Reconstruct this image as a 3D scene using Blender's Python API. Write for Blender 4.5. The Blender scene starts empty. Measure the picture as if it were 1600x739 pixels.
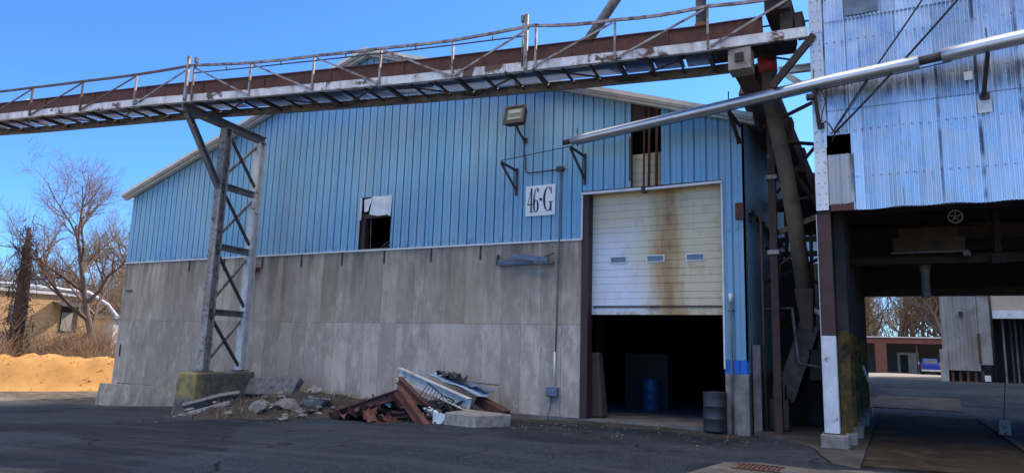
import bpy, math, random
from mathutils import Vector, Matrix, noise as mnoise
R_ = math.radians
S = bpy.context.scene
random.seed(7)

# ------------------------------------------------------------------ camera
cd = bpy.data.cameras.new('camera'); cam = bpy.data.objects.new('camera', cd)
S.collection.objects.link(cam)
cd.sensor_width = 36.0; cd.sensor_fit = 'HORIZONTAL'; cd.lens = 24.715
cd.clip_start = 0.1; cd.clip_end = 4000
cam.matrix_world = Matrix(((0.88031776, 0.05045724, 0.47169344, 0),
                           (0.47340184, -0.15740611, -0.86666834, 0),
                           (0.03051774, 0.98624408, -0.16245395, 1.65),
                           (0, 0, 0, 1)))
S.camera = cam
# ------------------------------------------------------------------ sky and sun
SUN_EL = 35.5
SUN_AZ = (0.38, 0.925)                       # horizontal direction towards the sun (x, y)
W = bpy.data.worlds.new('World'); S.world = W; W.use_nodes = True
nt = W.node_tree
sky = nt.nodes.new('ShaderNodeTexSky'); sky.sky_type = 'NISHITA'; sky.sun_disc = False
sky.sun_elevation = R_(SUN_EL); sky.sun_rotation = math.atan2(SUN_AZ[0], SUN_AZ[1])
sky.air_density = 1.0; sky.dust_density = 0.25; sky.ozone_density = 3.0; sky.altitude = 300
bg = nt.nodes['Background']; bg.inputs['Strength'].default_value = 0.15
tint = nt.nodes.new('ShaderNodeMix'); tint.data_type = 'RGBA'; tint.blend_type = 'MULTIPLY'; tint.inputs[0].default_value = 1.0
tint.inputs[7].default_value = (.38, .68, 1.10, 1)          # deep clear winter blue
nt.links.new(sky.outputs[0], tint.inputs[6]); 
# unseen bright cloud added overhead and behind the camera to fill the shade
tc = nt.nodes.new('ShaderNodeTexCoord'); sx = nt.nodes.new('ShaderNodeSeparateXYZ'); nt.links.new(tc.outputs['Generated'], sx.inputs[0])
def mr(sock, a, b, c=0., d=1.):
    x = nt.nodes.new('ShaderNodeMapRange'); x.interpolation_type = 'SMOOTHSTEP'; nt.links.new(sock, x.inputs[0])
    for i_, v_ in enumerate((a, b, c, d)): x.inputs[i_+1].default_value = v_
    return x.outputs[0]
def mul(a, b):
    x = nt.nodes.new('ShaderNodeMath'); x.operation = 'MULTIPLY'; nt.links.new(a, x.inputs[0]); nt.links.new(b, x.inputs[1]); return x.outputs[0]
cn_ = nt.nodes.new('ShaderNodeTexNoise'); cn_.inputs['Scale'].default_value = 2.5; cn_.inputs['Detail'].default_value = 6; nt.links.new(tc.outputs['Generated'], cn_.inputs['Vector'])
fill_mask = mul(mul(mr(sx.outputs[2], .56, .74), mr(sx.outputs[1], .35, -.05)), mr(cn_.outputs['Fac'], .33, .55, .5, 1.))
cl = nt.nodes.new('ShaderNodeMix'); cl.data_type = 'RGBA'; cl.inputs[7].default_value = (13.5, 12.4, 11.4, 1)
nt.links.new(fill_mask, cl.inputs[0]); nt.links.new(tint.outputs[2], cl.inputs[6]); nt.links.new(cl.outputs[2], bg.inputs['Color'])
sl = bpy.data.lights.new('sun', 'SUN'); so = bpy.data.objects.new('sun', sl); S.collection.objects.link(so)
sl.energy = 4.2; sl.angle = R_(0.5); sl.color = (1.0, 0.86, 0.68)
ce = math.cos(R_(SUN_EL))
so.rotation_euler = Vector((SUN_AZ[0]*ce, SUN_AZ[1]*ce, math.sin(R_(SUN_EL)))).to_track_quat('Z', 'Y').to_euler()
so.location = (10, 20, 40)
S.view_settings.view_transform = 'Standard'; S.view_settings.look = 'None'
S.view_settings.gamma = 1.0; S.view_settings.exposure = 0.75; S.view_settings.use_curve_mapping = False

# ------------------------------------------------------------------ mesh helpers
ORG = {}
class MB:
    def __init__(self): self.v = []; self.f = []; self.sm = []
    def add(self, vs, fs, smooth=False):
        b = len(self.v); self.v += [tuple(p) for p in vs]
        self.f += [tuple(i+b for i in q) for q in fs]; self.sm += [smooth]*len(fs); return self
    def hexa(self, p):                       # 8 points: bottom ring 0-3, top ring 4-7
        return self.add(p, [(3,2,1,0),(4,5,6,7),(0,1,5,4),(1,2,6,5),(2,3,7,6),(3,0,4,7)])
    def box(self, x0, x1, y0, y1, z0, z1):
        return self.hexa([(x0,y0,z0),(x1,y0,z0),(x1,y1,z0),(x0,y1,z0),(x0,y0,z1),(x1,y0,z1),(x1,y1,z1),(x0,y1,z1)])
    def bar(self, p, q, w, h, up=(0,0,1)):   # rectangular bar p->q, w across, h along up
        p = Vector(p); q = Vector(q); d = (q-p).normalized(); u = Vector(up)
        if abs(d.dot(u)) > .98: u = Vector((0,1,0)) if abs(d.y) < .9 else Vector((1,0,0))
        s = d.cross(u).normalized(); u = s.cross(d).normalized()
        a = s*(w/2); b = u*(h/2)
        return self.hexa([p-a-b, p+a-b, q+a-b, q-a-b, p-a+b, p+a+b, q+a+b, q-a+b])
    def ibeam(self, p, q, w, h, up=(0,0,1), t=.03):
        p = Vector(p); q = Vector(q); d = (q-p).normalized(); u = Vector(up)
        if abs(d.dot(u)) > .98: u = Vector((0,1,0))
        s = d.cross(u).normalized(); u = s.cross(d).normalized()
        o = u*(h/2-t/2)
        self.bar(p+o, q+o, w, t, u); self.bar(p-o, q-o, w, t, u); self.bar(p, q, t*.8, h-2*t-.004, u); return self
    def channel(self, p, q, w, h, side=1, up=(0,0,1), t=.025):
        p = Vector(p); q = Vector(q); d = (q-p).normalized(); u = Vector(up)
        s = d.cross(u).normalized(); u = s.cross(d).normalized()
        o = u*(h/2-t/2); e = s*side*(w/2-t/2)
        self.bar(p+o, q+o, w, t, u); self.bar(p-o, q-o, w, t, u); self.bar(p+e, q+e, t, h-2*t-.004, u); return self
    def tube(self, pts, r, n=8, cap=True, smooth=True):
        pts = [Vector(p) for p in pts]; m = len(pts)
        rs = r if isinstance(r, (list, tuple)) else [r]*m
        vs = []; prev = None
        for i, p in enumerate(pts):
            d = (pts[min(i+1, m-1)]-pts[max(i-1, 0)]).normalized()
            if prev is None:
                a = Vector((0,0,1)) if abs(d.z) < .9 else Vector((1,0,0)); s = d.cross(a).normalized()
            else:
                s = (prev - d*prev.dot(d)).normalized()
            prev = s; u = d.cross(s)
            for k in range(n):
                t = 2*math.pi*k/n; vs.append(p + (s*math.cos(t)+u*math.sin(t))*rs[i])
        fs = [(i*n+k, i*n+(k+1) % n, (i+1)*n+(k+1) % n, (i+1)*n+k) for i in range(m-1) for k in range(n)]
        b = len(self.v); self.add(vs, fs, smooth)
        if cap:
            self.f += [tuple(b+k for k in range(n))[::-1], tuple(b+(m-1)*n+k for k in range(n))]; self.sm += [False, False]
        return self
    def prism(self, poly, off):              # polygon (3D points) swept by off
        n = len(poly); a = [Vector(p) for p in poly]; o = Vector(off); b = [p+o for p in a]
        return self.add(a+b, [tuple(range(n))[::-1], tuple(range(n, 2*n))]+[(i, (i+1) % n, n+(i+1) % n, n+i) for i in range(n)])
    def lathe(self, c, prof, n=20, axis='Z', smooth=True):
        c = Vector(c); vs = []
        for r, h in prof:
            for k in range(n):
                t = 2*math.pi*k/n
                vs.append(c + (Vector((r*math.cos(t), r*math.sin(t), h)) if axis == 'Z' else Vector((r*math.cos(t), h, r*math.sin(t)))))
        m = len(prof)
        return self.add(vs, [(i*n+k, i*n+(k+1) % n, (i+1)*n+(k+1) % n, (i+1)*n+k) for i in range(m-1) for k in range(n)], smooth)
    def build(self, name, m, parent=None, origin=None, bevel=0, **props):
        o3 = Vector(ORG[parent.name]) if parent else Vector(origin or (0,0,0))
        me = bpy.data.meshes.new(name); me.from_pydata([tuple(Vector(p)-o3) for p in self.v], [], self.f)
        me.validate(); me.polygons.foreach_set('use_smooth', (self.sm+[False]*len(me.polygons))[:len(me.polygons)]); me.update()
        o = bpy.data.objects.new(name, me); S.collection.objects.link(o)
        if isinstance(m, (list, tuple)):
            for q in m: me.materials.append(q)
        else: me.materials.append(m)
        if parent: o.parent = parent
        else: o.location = o3
        ORG[o.name] = tuple(o3)
        if bevel:
            b = o.modifiers.new('bevel', 'BEVEL'); b.width = bevel; b.segments = 2; b.limit_method = 'ANGLE'
        for k, v in props.items(): o[k] = v
        return o
def root(name, loc, label, cat, group=None):
    o = bpy.data.objects.new(name, None); S.collection.objects.link(o); o.location = loc; o.empty_display_size = .2
    ORG[o.name] = tuple(loc); tag(o, label, cat, group); return o
def tag(o, label, cat, group=None):
    o['label'] = label; o['category'] = cat
    if group: o['group'] = group
    return o
def copy_thing(src, loc, rz=0, sc=1.0, label=None):
    c = src.copy(); S.collection.objects.link(c); c.location = loc; c.rotation_euler = (0,0,rz)
    c.scale = (sc, sc, sc) if not isinstance(sc, tuple) else sc
    if label: c['label'] = label
    for ch in src.children:
        d = ch.copy(); S.collection.objects.link(d); d.parent = c
        for g in ch.children:
            e = g.copy(); S.collection.objects.link(e); e.parent = d
    return c

# ------------------------------------------------------------------ material helpers
class NB:
    def __init__(self, name):
        self.m = bpy.data.materials.new(name); self.m.use_nodes = True
        self.t = self.m.node_tree; self.b = self.t.nodes['Principled BSDF']
        self.pos = self.n('ShaderNodeNewGeometry').outputs['Position']
    def n(self, k, **kw):
        x = self.t.nodes.new(k)
        for a, v in kw.items(): setattr(x, a, v)
        return x
    def L(self, a, b): self.t.links.new(a, b)
    def setin(self, sock, v):
        if hasattr(v, 'is_linked') or hasattr(v, 'links'): self.L(v, sock)
        else: sock.default_value = v
    def scaled(self, sx=1, sy=1, sz=1):
        m = self.n('ShaderNodeVectorMath', operation='MULTIPLY'); self.L(self.pos, m.inputs[0]); m.inputs[1].default_value = (sx, sy, sz); return m.outputs[0]
    def noise(self, scale=5, detail=4, rough=.55, vec=None, dist=0):
        x = self.n('ShaderNodeTexNoise'); x.inputs['Scale'].default_value = scale; x.inputs['Detail'].default_value = detail
        x.inputs['Roughness'].default_value = rough; x.inputs['Distortion'].default_value = dist
        self.L(vec or self.pos, x.inputs['Vector']); return x.outputs['Fac']
    def ramp(self, v, lo, hi, a=0., b=1.):
        x = self.n('ShaderNodeMapRange'); x.clamp = True; self.L(v, x.inputs[0])
        x.inputs[1].default_value = lo; x.inputs[2].default_value = hi; x.inputs[3].default_value = a; x.inputs[4].default_value = b
        return x.outputs[0]
    def math(self, op, a, b=0., c=0.):
        x = self.n('ShaderNodeMath', operation=op); self.setin(x.inputs[0], a); self.setin(x.inputs[1], b); self.setin(x.inputs[2], c); return x.outputs[0]
    def mix(self, f, a, b, blend='MIX'):
        x = self.n('ShaderNodeMix', data_type='RGBA', blend_type=blend)
        self.setin(x.inputs[0], f)
        for s, v in ((x.inputs[6], a), (x.inputs[7], b)):
            if isinstance(v, tuple): s.default_value = v if len(v) == 4 else v+(1,)
            else: self.L(v, s)
        return x.outputs[2]
    def sep(self):
        x = self.n('ShaderNodeSeparateXYZ'); self.L(self.pos, x.inputs[0]); return x.outputs
    def white(self, vec):
        x = self.n('ShaderNodeTexWhiteNoise', noise_dimensions='3D'); self.L(vec, x.inputs[0]); return x.outputs[0]
    def comb(self, a, b, c):
        x = self.n('ShaderNodeCombineXYZ')
        for s, v in zip(x.inputs, (a, b, c)): self.setin(s, v)
        return x.outputs[0]
    def bump(self, h, st=.3, d=.02):
        x = self.n('ShaderNodeBump'); x.inputs['Strength'].default_value = st; x.inputs['Distance'].default_value = d
        self.L(h, x.inputs['Height']); self.L(x.outputs[0], self.b.inputs['Normal'])
    def done(self, col, rough=.7, metal=0., spec=None):
        if isinstance(col, tuple): self.b.inputs['Base Color'].default_value = col if len(col) == 4 else col+(1,)
        else: self.L(col, self.b.inputs['Base Color'])
        self.setin(self.b.inputs['Roughness'], rough); self.setin(self.b.inputs['Metallic'], metal)
        if spec is not None: self.b.inputs['Specular IOR Level'].default_value = spec
        return self.m
def weather(name, base, alt=None, rust=None, rt=(.58, .66), rs=4, streak=None, sa=.5, rough=.7, metal=0., vs=3, bump=.15, bs=40, streak_scale=(6, 6, .5), spec=None):
    k = NB(name); c = base
    n1 = k.noise(vs, 6, .6)
    c = k.mix(k.ramp(n1, .35, .68), base, alt or tuple(x*.7 for x in base))
    if streak:
        s = k.noise(1.0, 5, .6, k.scaled(*streak_scale))
        c = k.mix(k.ramp(s, .45, .75, 0, sa), c, streak)
    ro = rough; me = metal
    if rust:
        r = k.noise(rs, 7, .65, dist=.3); f = k.ramp(r, rt[0], rt[1])
        c = k.mix(f, c, k.mix(k.noise(30, 3), rust, tuple(x*.45 for x in rust)))
        if metal: me = k.math('MULTIPLY', k.math('SUBTRACT', 1., f), metal)
    if bump: k.bump(k.noise(bs, 4), bump, .01)
    return k.done(c, ro, me, spec)
def plain(name, col, rough=.6, metal=0., spec=None):
    k = NB(name)
    c = k.mix(k.ramp(k.noise(5, 5), .3, .7), tuple(x*.85 for x in col), tuple(min(1, x*1.1) for x in col))
    return k.done(c, rough, metal, spec)

M = {}
RUST = (.13, .045, .022)
# painted ribbed siding: faded blue with runs and dirt near laps
def siding(name, base, dirt, da):
    k = NB(name); z = k.sep()
    c = k.mix(k.ramp(k.noise(.5, 4), .3, .7), base, tuple(x*.82 for x in base))
    pan = k.white(k.comb(k.math('FLOOR', k.math('DIVIDE', z[0], .9)), k.math('FLOOR', k.math('DIVIDE', z[1], .9)), 0.))
    c = k.mix(k.math('MULTIPLY', pan, .30), c, (.27, .40, .47))
    fd = k.ramp(k.noise(.38, 6, .6, k.scaled(1.6, 1.6, .6)), .42, .66, 0, .5)
    c = k.mix(fd, c, (.29, .42, .50))
    s = k.noise(1.0, 6, .65, k.scaled(9, 9, .35))
    c = k.mix(k.ramp(s, .5, .8, 0, da), c, dirt)
    rr = k.noise(7, 6, .7, k.scaled(1, 1, .5))
    low = k.math('MULTIPLY', k.ramp(z[2], 4.72, 4.95, 1, 0), k.math('GREATER_THAN', z[2], 4.7))
    c = k.mix(k.math('MULTIPLY', k.ramp(rr, .52, .62), k.math('MULTIPLY', low, .8)), c, (.07, .04, .03))
    c = k.mix(k.ramp(k.noise(2.1, 8, .7), .70, .76, 0, .6), c, (.25, .27, .27))
    k.bump(k.noise(1.6, 3), .12, .03)
    return k.done(c, .5, 0, .35)
M['blue'] = siding('blue_siding', (.17, .40, .60), (.08, .16, .22), .45)
M['blue_side'] = siding('blue_side_siding', (.26, .50, .68), (.20, .27, .30), .5)
M['blue_band'] = plain('bright_blue_paint', (.01, .13, .55), .55)
# board-formed concrete
def concrete_wall():
    k = NB('board_formed_concrete'); p = k.sep()
    row = k.math('GREATER_THAN', p[2], 2.42)
    xs = k.math('ADD', k.math('DIVIDE', k.math('ADD', p[0], k.math('MULTIPLY', p[1], .7)), .615), k.math('MULTIPLY', row, .04))
    idx = k.math('FLOOR', xs)
    w = k.white(k.comb(idx, row, 3.)); w2 = k.white(k.comb(idx, row, 8.))
    c = k.mix(w, (.42, .335, .245), (.56, .465, .36))
    # lower lift is paler and washed out, more so to the right
    lo = k.math('MULTIPLY', k.math('SUBTRACT', 1., row), k.ramp(k.math('ADD', p[0], k.math('MULTIPLY', k.noise(.6, 5), 5)), -18, -9, .1, .6))
    c = k.mix(lo, c, (.64, .57, .49))
    big = k.ramp(k.noise(.55, 7, .65, k.scaled(1, 1, .8)), .40, .62)
    c = k.mix(k.math('MULTIPLY', big, .5), c, (.29, .23, .175))
    pan = k.ramp(k.math('ADD', k.noise(1.0, 8, .72, k.scaled(2.6, 2.6, 1.1)), k.math('MULTIPLY', w2, .22)), .52, .68)
    c = k.mix(k.math('MULTIPLY', pan, .55), c, (.25, .205, .165))
    lt = k.ramp(k.noise(1.0, 9, .75, k.scaled(4.5, 4.5, 2.0), dist=.8), .54, .72, 0, .65)
    c = k.mix(k.math('MULTIPLY', lt, k.ramp(p[2], 3.4, 2.2, .35, 1.)), c, (.68, .63, .56))
    st = k.ramp(k.noise(1.0, 6, .7, k.scaled(7, 7, .35)), .55, .78, 0, .5)
    c = k.mix(st, c, (.15, .125, .105))
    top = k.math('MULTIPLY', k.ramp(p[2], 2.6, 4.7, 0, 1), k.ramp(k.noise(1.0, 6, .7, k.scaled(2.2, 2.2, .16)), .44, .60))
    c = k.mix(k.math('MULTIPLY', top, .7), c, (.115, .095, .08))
    ring = k.ramp(k.noise(2.3, 9, .78), .60, .68, 0, .4)
    c = k.mix(ring, c, (.16, .14, .12))
    fr = k.math('FRACT', k.math('ADD', xs, k.math('MULTIPLY', k.noise(1.5, 4), .03))); ed = k.math('MINIMUM', fr, k.math('SUBTRACT', 1., fr))
    seam = k.ramp(ed, .004, .026, 1, 0)
    hj = k.ramp(k.math('ABSOLUTE', k.math('SUBTRACT', p[2], k.math('ADD', 2.40, k.math('MULTIPLY', k.noise(.7, 5), .05)))), .006, .026, 1, 0)
    jn = k.math('MULTIPLY', k.math('MAXIMUM', k.math('MULTIPLY', seam, k.math('ADD', .4, k.math('MULTIPLY', w2, .6))), k.math('MULTIPLY', hj, .45)), k.ramp(k.noise(1.8, 5), .36, .60, .12, .85))
    c = k.mix(jn, c, (.10, .085, .075))
    base = k.math('MULTIPLY', k.ramp(p[2], -.9, .8, 1, 0), k.ramp(k.noise(2.2, 6, .7), .40, .62, 0, .7))
    c = k.mix(base, c, (.14, .115, .09))
    pit = k.ramp(k.noise(26, 3, .7), .66, .72, 0, .5)
    c = k.mix(pit, c, (.12, .10, .085))
    hgt = k.math('SUBTRACT', k.math('ADD', k.noise(14, 8, .75), k.math('MULTIPLY', w, .5)), k.math('MULTIPLY', jn, .8))
    k.bump(hgt, .45, .02)
    return k.done(c, .9, 0, .2)
M['concrete_wall'] = concrete_wall()
M['concrete'] = weather('rough_concrete', (.27, .255, .235), (.15, .14, .13), streak=(.09, .085, .08), sa=.6, vs=4, rough=.92, bump=.5, bs=25)
M['concrete_pale'] = weather('pale_broken_concrete', (.30, .28, .25), (.15, .14, .125), rough=.95, vs=7, bump=.8, bs=22)
M['stone'] = weather('grey_rubble', (.20, .195, .19), (.09, .085, .08), rough=.95, vs=6, bump=.9, bs=18)
def pier_mat():
    k = NB('pier_concrete_yellow'); p = k.sep()
    c = k.mix(k.ramp(k.noise(4, 7, .65), .35, .68), (.17, .155, .135), (.075, .068, .06))
    y = k.math('MULTIPLY', k.ramp(p[2], -.1, .12, 0, 1), k.ramp(k.math('ADD', p[1], k.math('MULTIPLY', k.noise(3, 5), .9)), 14.95, 15.25, 1, 0))
    y = k.math('MULTIPLY', y, k.ramp(k.noise(3.2, 7, .7), .40, .55, .15, .9))
    c = k.mix(y, c, (.30, .25, .085))
    k.bump(k.noise(22, 5), .5, .02)
    return k.done(c, .92, 0, .2)
M['pier'] = pier_mat()
M['beam_white'] = weather('white_beam_paint_rusting', (.66, .68, .70), (.50, .51, .52), rust=(.12, .06, .035), rt=(.545, .60), rs=1.7, streak=(.20, .13, .09), sa=.7, rough=.6, bump=.2, streak_scale=(4, 4, 1))
M['white_rust'] = weather('white_paint_rusting', (.62, .63, .62), (.45, .46, .46), rust=RUST, rt=(.60, .68), rs=3.2, streak=(.25, .16, .10), sa=.45, rough=.6, bump=.2)
M['white_trim'] = weather('white_trim', (.74, .74, .72), (.55, .55, .53), rust=RUST, rt=(.70, .75), rs=5, rough=.55, bump=.05)
M['rake_trim'] = weather('rake_trim', (.62, .62, .58), (.46, .45, .41), rust=RUST, rt=(.68, .74), rs=2, rough=.6, bump=.05)
M['brown'] = weather('brown_rusty_steel', (.115, .040, .026), (.06, .026, .02), rust=(.20, .075, .032), rt=(.55, .7), rs=5, streak=(.045, .024, .018), sa=.6, rough=.8, vs=3)
M['dark_rust'] = weather('dark_rust_steel', (.050, .029, .022), (.028, .019, .016), rust=(.10, .05, .03), rt=(.58, .70), rs=4, streak=(.02, .014, .012), sa=.6, rough=.85, vs=3)
M['rusty_post'] = weather('rusty_post_flaked', (.060, .034, .026), (.034, .022, .018), rust=(.30, .30, .30), rt=(.66, .70), rs=2.6, rough=.85, vs=3)
M['red_brown'] = weather('red_oxide_steel', (.165, .058, .044), (.075, .030, .025), rust=(.20, .085, .045), rt=(.56, .66), rs=5, streak=(.05, .028, .022), sa=.7, rough=.8, vs=4, bump=.3)
M['maroon'] = weather('maroon_paint', (.058, .023, .023), (.034, .017, .017), rust=RUST, rt=(.62, .7), rs=4, rough=.7)
M['grey_steel'] = weather('weathered_grey_steel', (.21, .20, .195), (.10, .092, .088), rust=(.10, .055, .036), rt=(.56, .68), rs=5, streak=(.06, .05, .045), sa=.6, rough=.7, vs=4)
M['leg_paint'] = weather('flaking_white_leg_paint', (.36, .345, .33), (.22, .205, .19), rust=(.13, .09, .065), rt=(.53, .63), rs=8, streak=(.08, .06, .05), sa=.7, rough=.75, vs=5)
M['dark_steel'] = weather('dark_steel', (.055, .048, .046), (.03, .026, .025), rust=(.08, .04, .026), rt=(.55, .7), rs=6, rough=.7)
M['blue_steel'] = weather('blue_grey_steel', (.13, .19, .27), (.07, .10, .14), rust=RUST, rt=(.62, .7), rs=6, rough=.6)
M['deck'] = weather('fibreglass_deck', (.12, .15, .215), (.07, .09, .14), rust=(.10, .05, .03), rt=(.66, .75), rs=1.6, rough=.45, metal=.0, vs=1.5, bump=0)
dm = M['deck']; dt = dm.node_tree; tr_ = dt.nodes.new('ShaderNodeBsdfTranslucent'); mx = dt.nodes.new('ShaderNodeMixShader')
tr_.inputs['Color'].default_value = (.38, .52, .85, 1); mx.inputs[0].default_value = .13
dt.links.new(dt.nodes['Principled BSDF'].outputs[0], mx.inputs[1]); dt.links.new(tr_.outputs[0], mx.inputs[2])
dt.links.new(mx.outputs[0], dt.nodes['Material Output'].inputs['Surface'])
M['rail'] = weather('galvanised_rail', (.32, .29, .28), (.15, .11, .095), rust=(.11, .05, .032), rt=(.50, .62), rs=4, rough=.55, metal=.3)
M['rail_rust'] = weather('rusty_rail', (.14, .075, .055), (.07, .038, .03), rust=(.25, .2, .18), rt=(.60, .7), rs=6, rough=.7, metal=.1)
M['silver'] = weather('aluminium_jacket', (.62, .63, .64), (.48, .49, .50), rust=(.30, .24, .16), rt=(.70, .78), rs=1.4, rough=.36, metal=.85, vs=1.2, bump=.03)
M['black'] = plain('black_rubber', (.018, .018, .02), .6)
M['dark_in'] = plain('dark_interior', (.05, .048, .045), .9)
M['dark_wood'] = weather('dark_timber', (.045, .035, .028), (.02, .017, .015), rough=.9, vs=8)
M['glass'] = plain('dirty_glass', (.13, .14, .15), .15, 0, .6)
M['gear'] = weather('gear_box_paint', (.30, .255, .22), (.19, .16, .14), rust=RUST, rt=(.56, .64), rs=6, rough=.75)
M['hopper'] = weather('dusty_hopper', (.075, .06, .042), (.045, .036, .028), rough=.9)
M['tan_pipe'] = weather('tan_dusty_pipe', (.14, .10, .058), (.08, .057, .034), rust=(.08, .045, .026), rt=(.55, .7), rs=3, streak=(.05, .036, .024), sa=.6, rough=.8)
M['red'] = weather('faded_red_collar', (.42, .035, .045), (.25, .03, .03), rough=.6)
# galvanised corrugated sheets of the mill
def corr(name, tint=(.74, .81, .87), metal=.80, ro=.32, pw=.66, ph=2.9, x0=.05):
    k = NB(name); p = k.sep()
    xx = k.math('ADD', k.math('SUBTRACT', p[0], x0), k.math('MULTIPLY', p[1], .63))
    zz = k.math('SUBTRACT', p[2], .95)
    ix = k.math('FLOOR', k.math('DIVIDE', xx, pw)); iz = k.math('FLOOR', k.math('DIVIDE', zz, ph))
    w = k.white(k.comb(ix, iz, 1.))
    c = k.mix(w, tuple(t*.74 for t in tint), tint)
    c = k.mix(k.ramp(k.noise(.6, 6, .6, k.scaled(1.5, 1.5, .5)), .42, .68, 0, .5), c, tuple(t*.62 for t in tint))
    s = k.ramp(k.noise(1.0, 6, .7, k.scaled(9, 9, .22)), .52, .76, 0, .6)
    c = k.mix(s, c, (.15, .15, .165))
    spl = k.ramp(k.noise(1.3, 8, .72, k.scaled(1.6, 1.6, .6)), .62, .70, 0, .45)
    c = k.mix(spl, c, (.24, .25, .28))
    # soot band below the lap at 7.3 m and wear along the lower edge
    band = k.math('MULTIPLY', k.ramp(k.math('ABSOLUTE', k.math('SUBTRACT', p[2], k.math('ADD', 6.90, k.math('MULTIPLY', k.noise(2.0, 4), .4)))), .05, .33, 1, 0), k.ramp(k.noise(1., 4, .6, k.scaled(10, 10, .7)), .38, .62, .1, .85))
    c = k.mix(band, c, (.075, .075, .085))
    fx = k.math('FRACT', k.math('DIVIDE', xx, pw)); ed = k.math('MINIMUM', fx, k.math('SUBTRACT', 1., fx))
    fz = k.math('FRACT', k.math('DIVIDE', zz, ph))
    sm = k.math('MAXIMUM', k.math('MULTIPLY', k.ramp(ed, .008, .02, 1, 0), k.ramp(k.noise(1.3), .42, .55, 0, 1)), k.ramp(fz, .004, .009, .8, 0))
    c = k.mix(k.math('MULTIPLY', sm, .85), c, (.05, .05, .06))
    # rusty nail heads
    def near(v_, step, r): return k.ramp(k.math('ABSOLUTE', k.math('SUBTRACT', k.math('FRACT', k.math('DIVIDE', v_, step)), .5)), r/step*.6, r/step*1.4, 1, 0)
    nail = k.math('MULTIPLY', k.math('MULTIPLY', near(p[0], .145, .014), near(p[2], .97, .016)), k.ramp(k.noise(2.2), .38, .5))
    run_ = k.math('MULTIPLY', near(p[0], .145, .016), k.ramp(k.math('FRACT', k.math('ADD', k.math('DIVIDE', p[2], .97), .5)), .72, 1.0, 0, .5))
    c = k.mix(k.math('MULTIPLY', run_, k.ramp(k.noise(1.9, 5), .52, .64)), c, (.22, .16, .12))
    c = k.mix(k.math('MULTIPLY', nail, .8), c, (.10, .06, .04))
    rg = k.ramp(k.noise(3, 5), .3, .7, ro-.08, ro+.12)
    return k.done(c, rg, metal)
M['corr'] = corr('galvanised_corrugated')
M['corr_patch'] = corr('pale_corrugated_patch', (.50, .485, .455), .5, .45, 3., 9.)
M['corr_trim'] = corr('galvanised_flashing', (.56, .60, .64), .65, .45, 9., 2.1, -2)
M['corr_far'] = weather('weathered_silver_sheet', (.36, .37, .37), (.22, .225, .22), rust=(.17, .155, .08), rt=(.55, .72), rs=.5, streak=(.12, .11, .08), sa=.7, rough=.6, metal=.15, vs=.6, streak_scale=(1.6, 1.6, .12))
M['beige'] = weather('beige_panel', (.42, .37, .29), (.32, .28, .22), rough=.8, vs=.6, bump=0)
# rust-stained sectional door
def door_mat():
    k = NB('stained_white_door'); p = k.sep()
    n = k.noise(1.2, 6, .65, k.scaled(1, 1, .45))
    u = k.math('ADD', p[0], k.math('MULTIPLY', k.math('SUBTRACT', n, .5), 1.1))
    side = k.ramp(k.math('SUBTRACT', u, k.math('MULTIPLY', k.ramp(p[2], 4.2, 2.8, 0, 1), .55)), -6.5, -5.4, 0, 1)
    hi = k.ramp(p[2], 4.35, 5.3, 0, 1)
    c = k.mix(k.math('MAXIMUM', k.math('MULTIPLY', side, .9), k.math('MULTIPLY', hi, .85)), (.70, .73, .78), (.64, .54, .33))
    core = k.ramp(k.math('ABSOLUTE', k.math('ADD', k.math('ADD', p[0], 5.02), k.math('MULTIPLY', k.math('SUBTRACT', k.noise(1.1, 6, .7, k.scaled(1.4, 1.4, .8)), .5), .85))), .08, .55, 1, 0)
    core = k.math('MULTIPLY', core, k.ramp(k.noise(1., 6, .7, k.scaled(8, 8, .6)), .25, .62, .35, .95))
    c = k.mix(core, c, (.36, .185, .05))
    c2 = k.math('MULTIPLY', k.ramp(k.math('ABSOLUTE', k.math('ADD', p[0], 5.0)), .03, .14, 1, 0), k.ramp(k.noise(1.6, 5, .7), .42, .62, 0, .7))
    c = k.mix(c2, c, (.20, .085, .03))
    sp = k.ramp(k.noise(3.3, 8, .75, k.scaled(1, 1, .5)), .52, .70, 0, .8)
    c = k.mix(k.math('MULTIPLY', sp, k.ramp(p[0], -6.6, -5.2, .2, 1)), c, (.42, .245, .075))
    bt = k.math('MULTIPLY', k.ramp(p[2], 2.98, 2.72, 0, 1), k.ramp(k.noise(2.5, 6, .7), .42, .60, 0, .8))
    c = k.mix(bt, c, (.38, .21, .06))
    dr = k.ramp(k.noise(1., 6, .7, k.scaled(14, 14, .5)), .55, .85, 0, .4)
    c = k.mix(dr, c, (.34, .31, .26))
    return k.done(c, .55, 0, .3)
M['door'] = door_mat()
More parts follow.
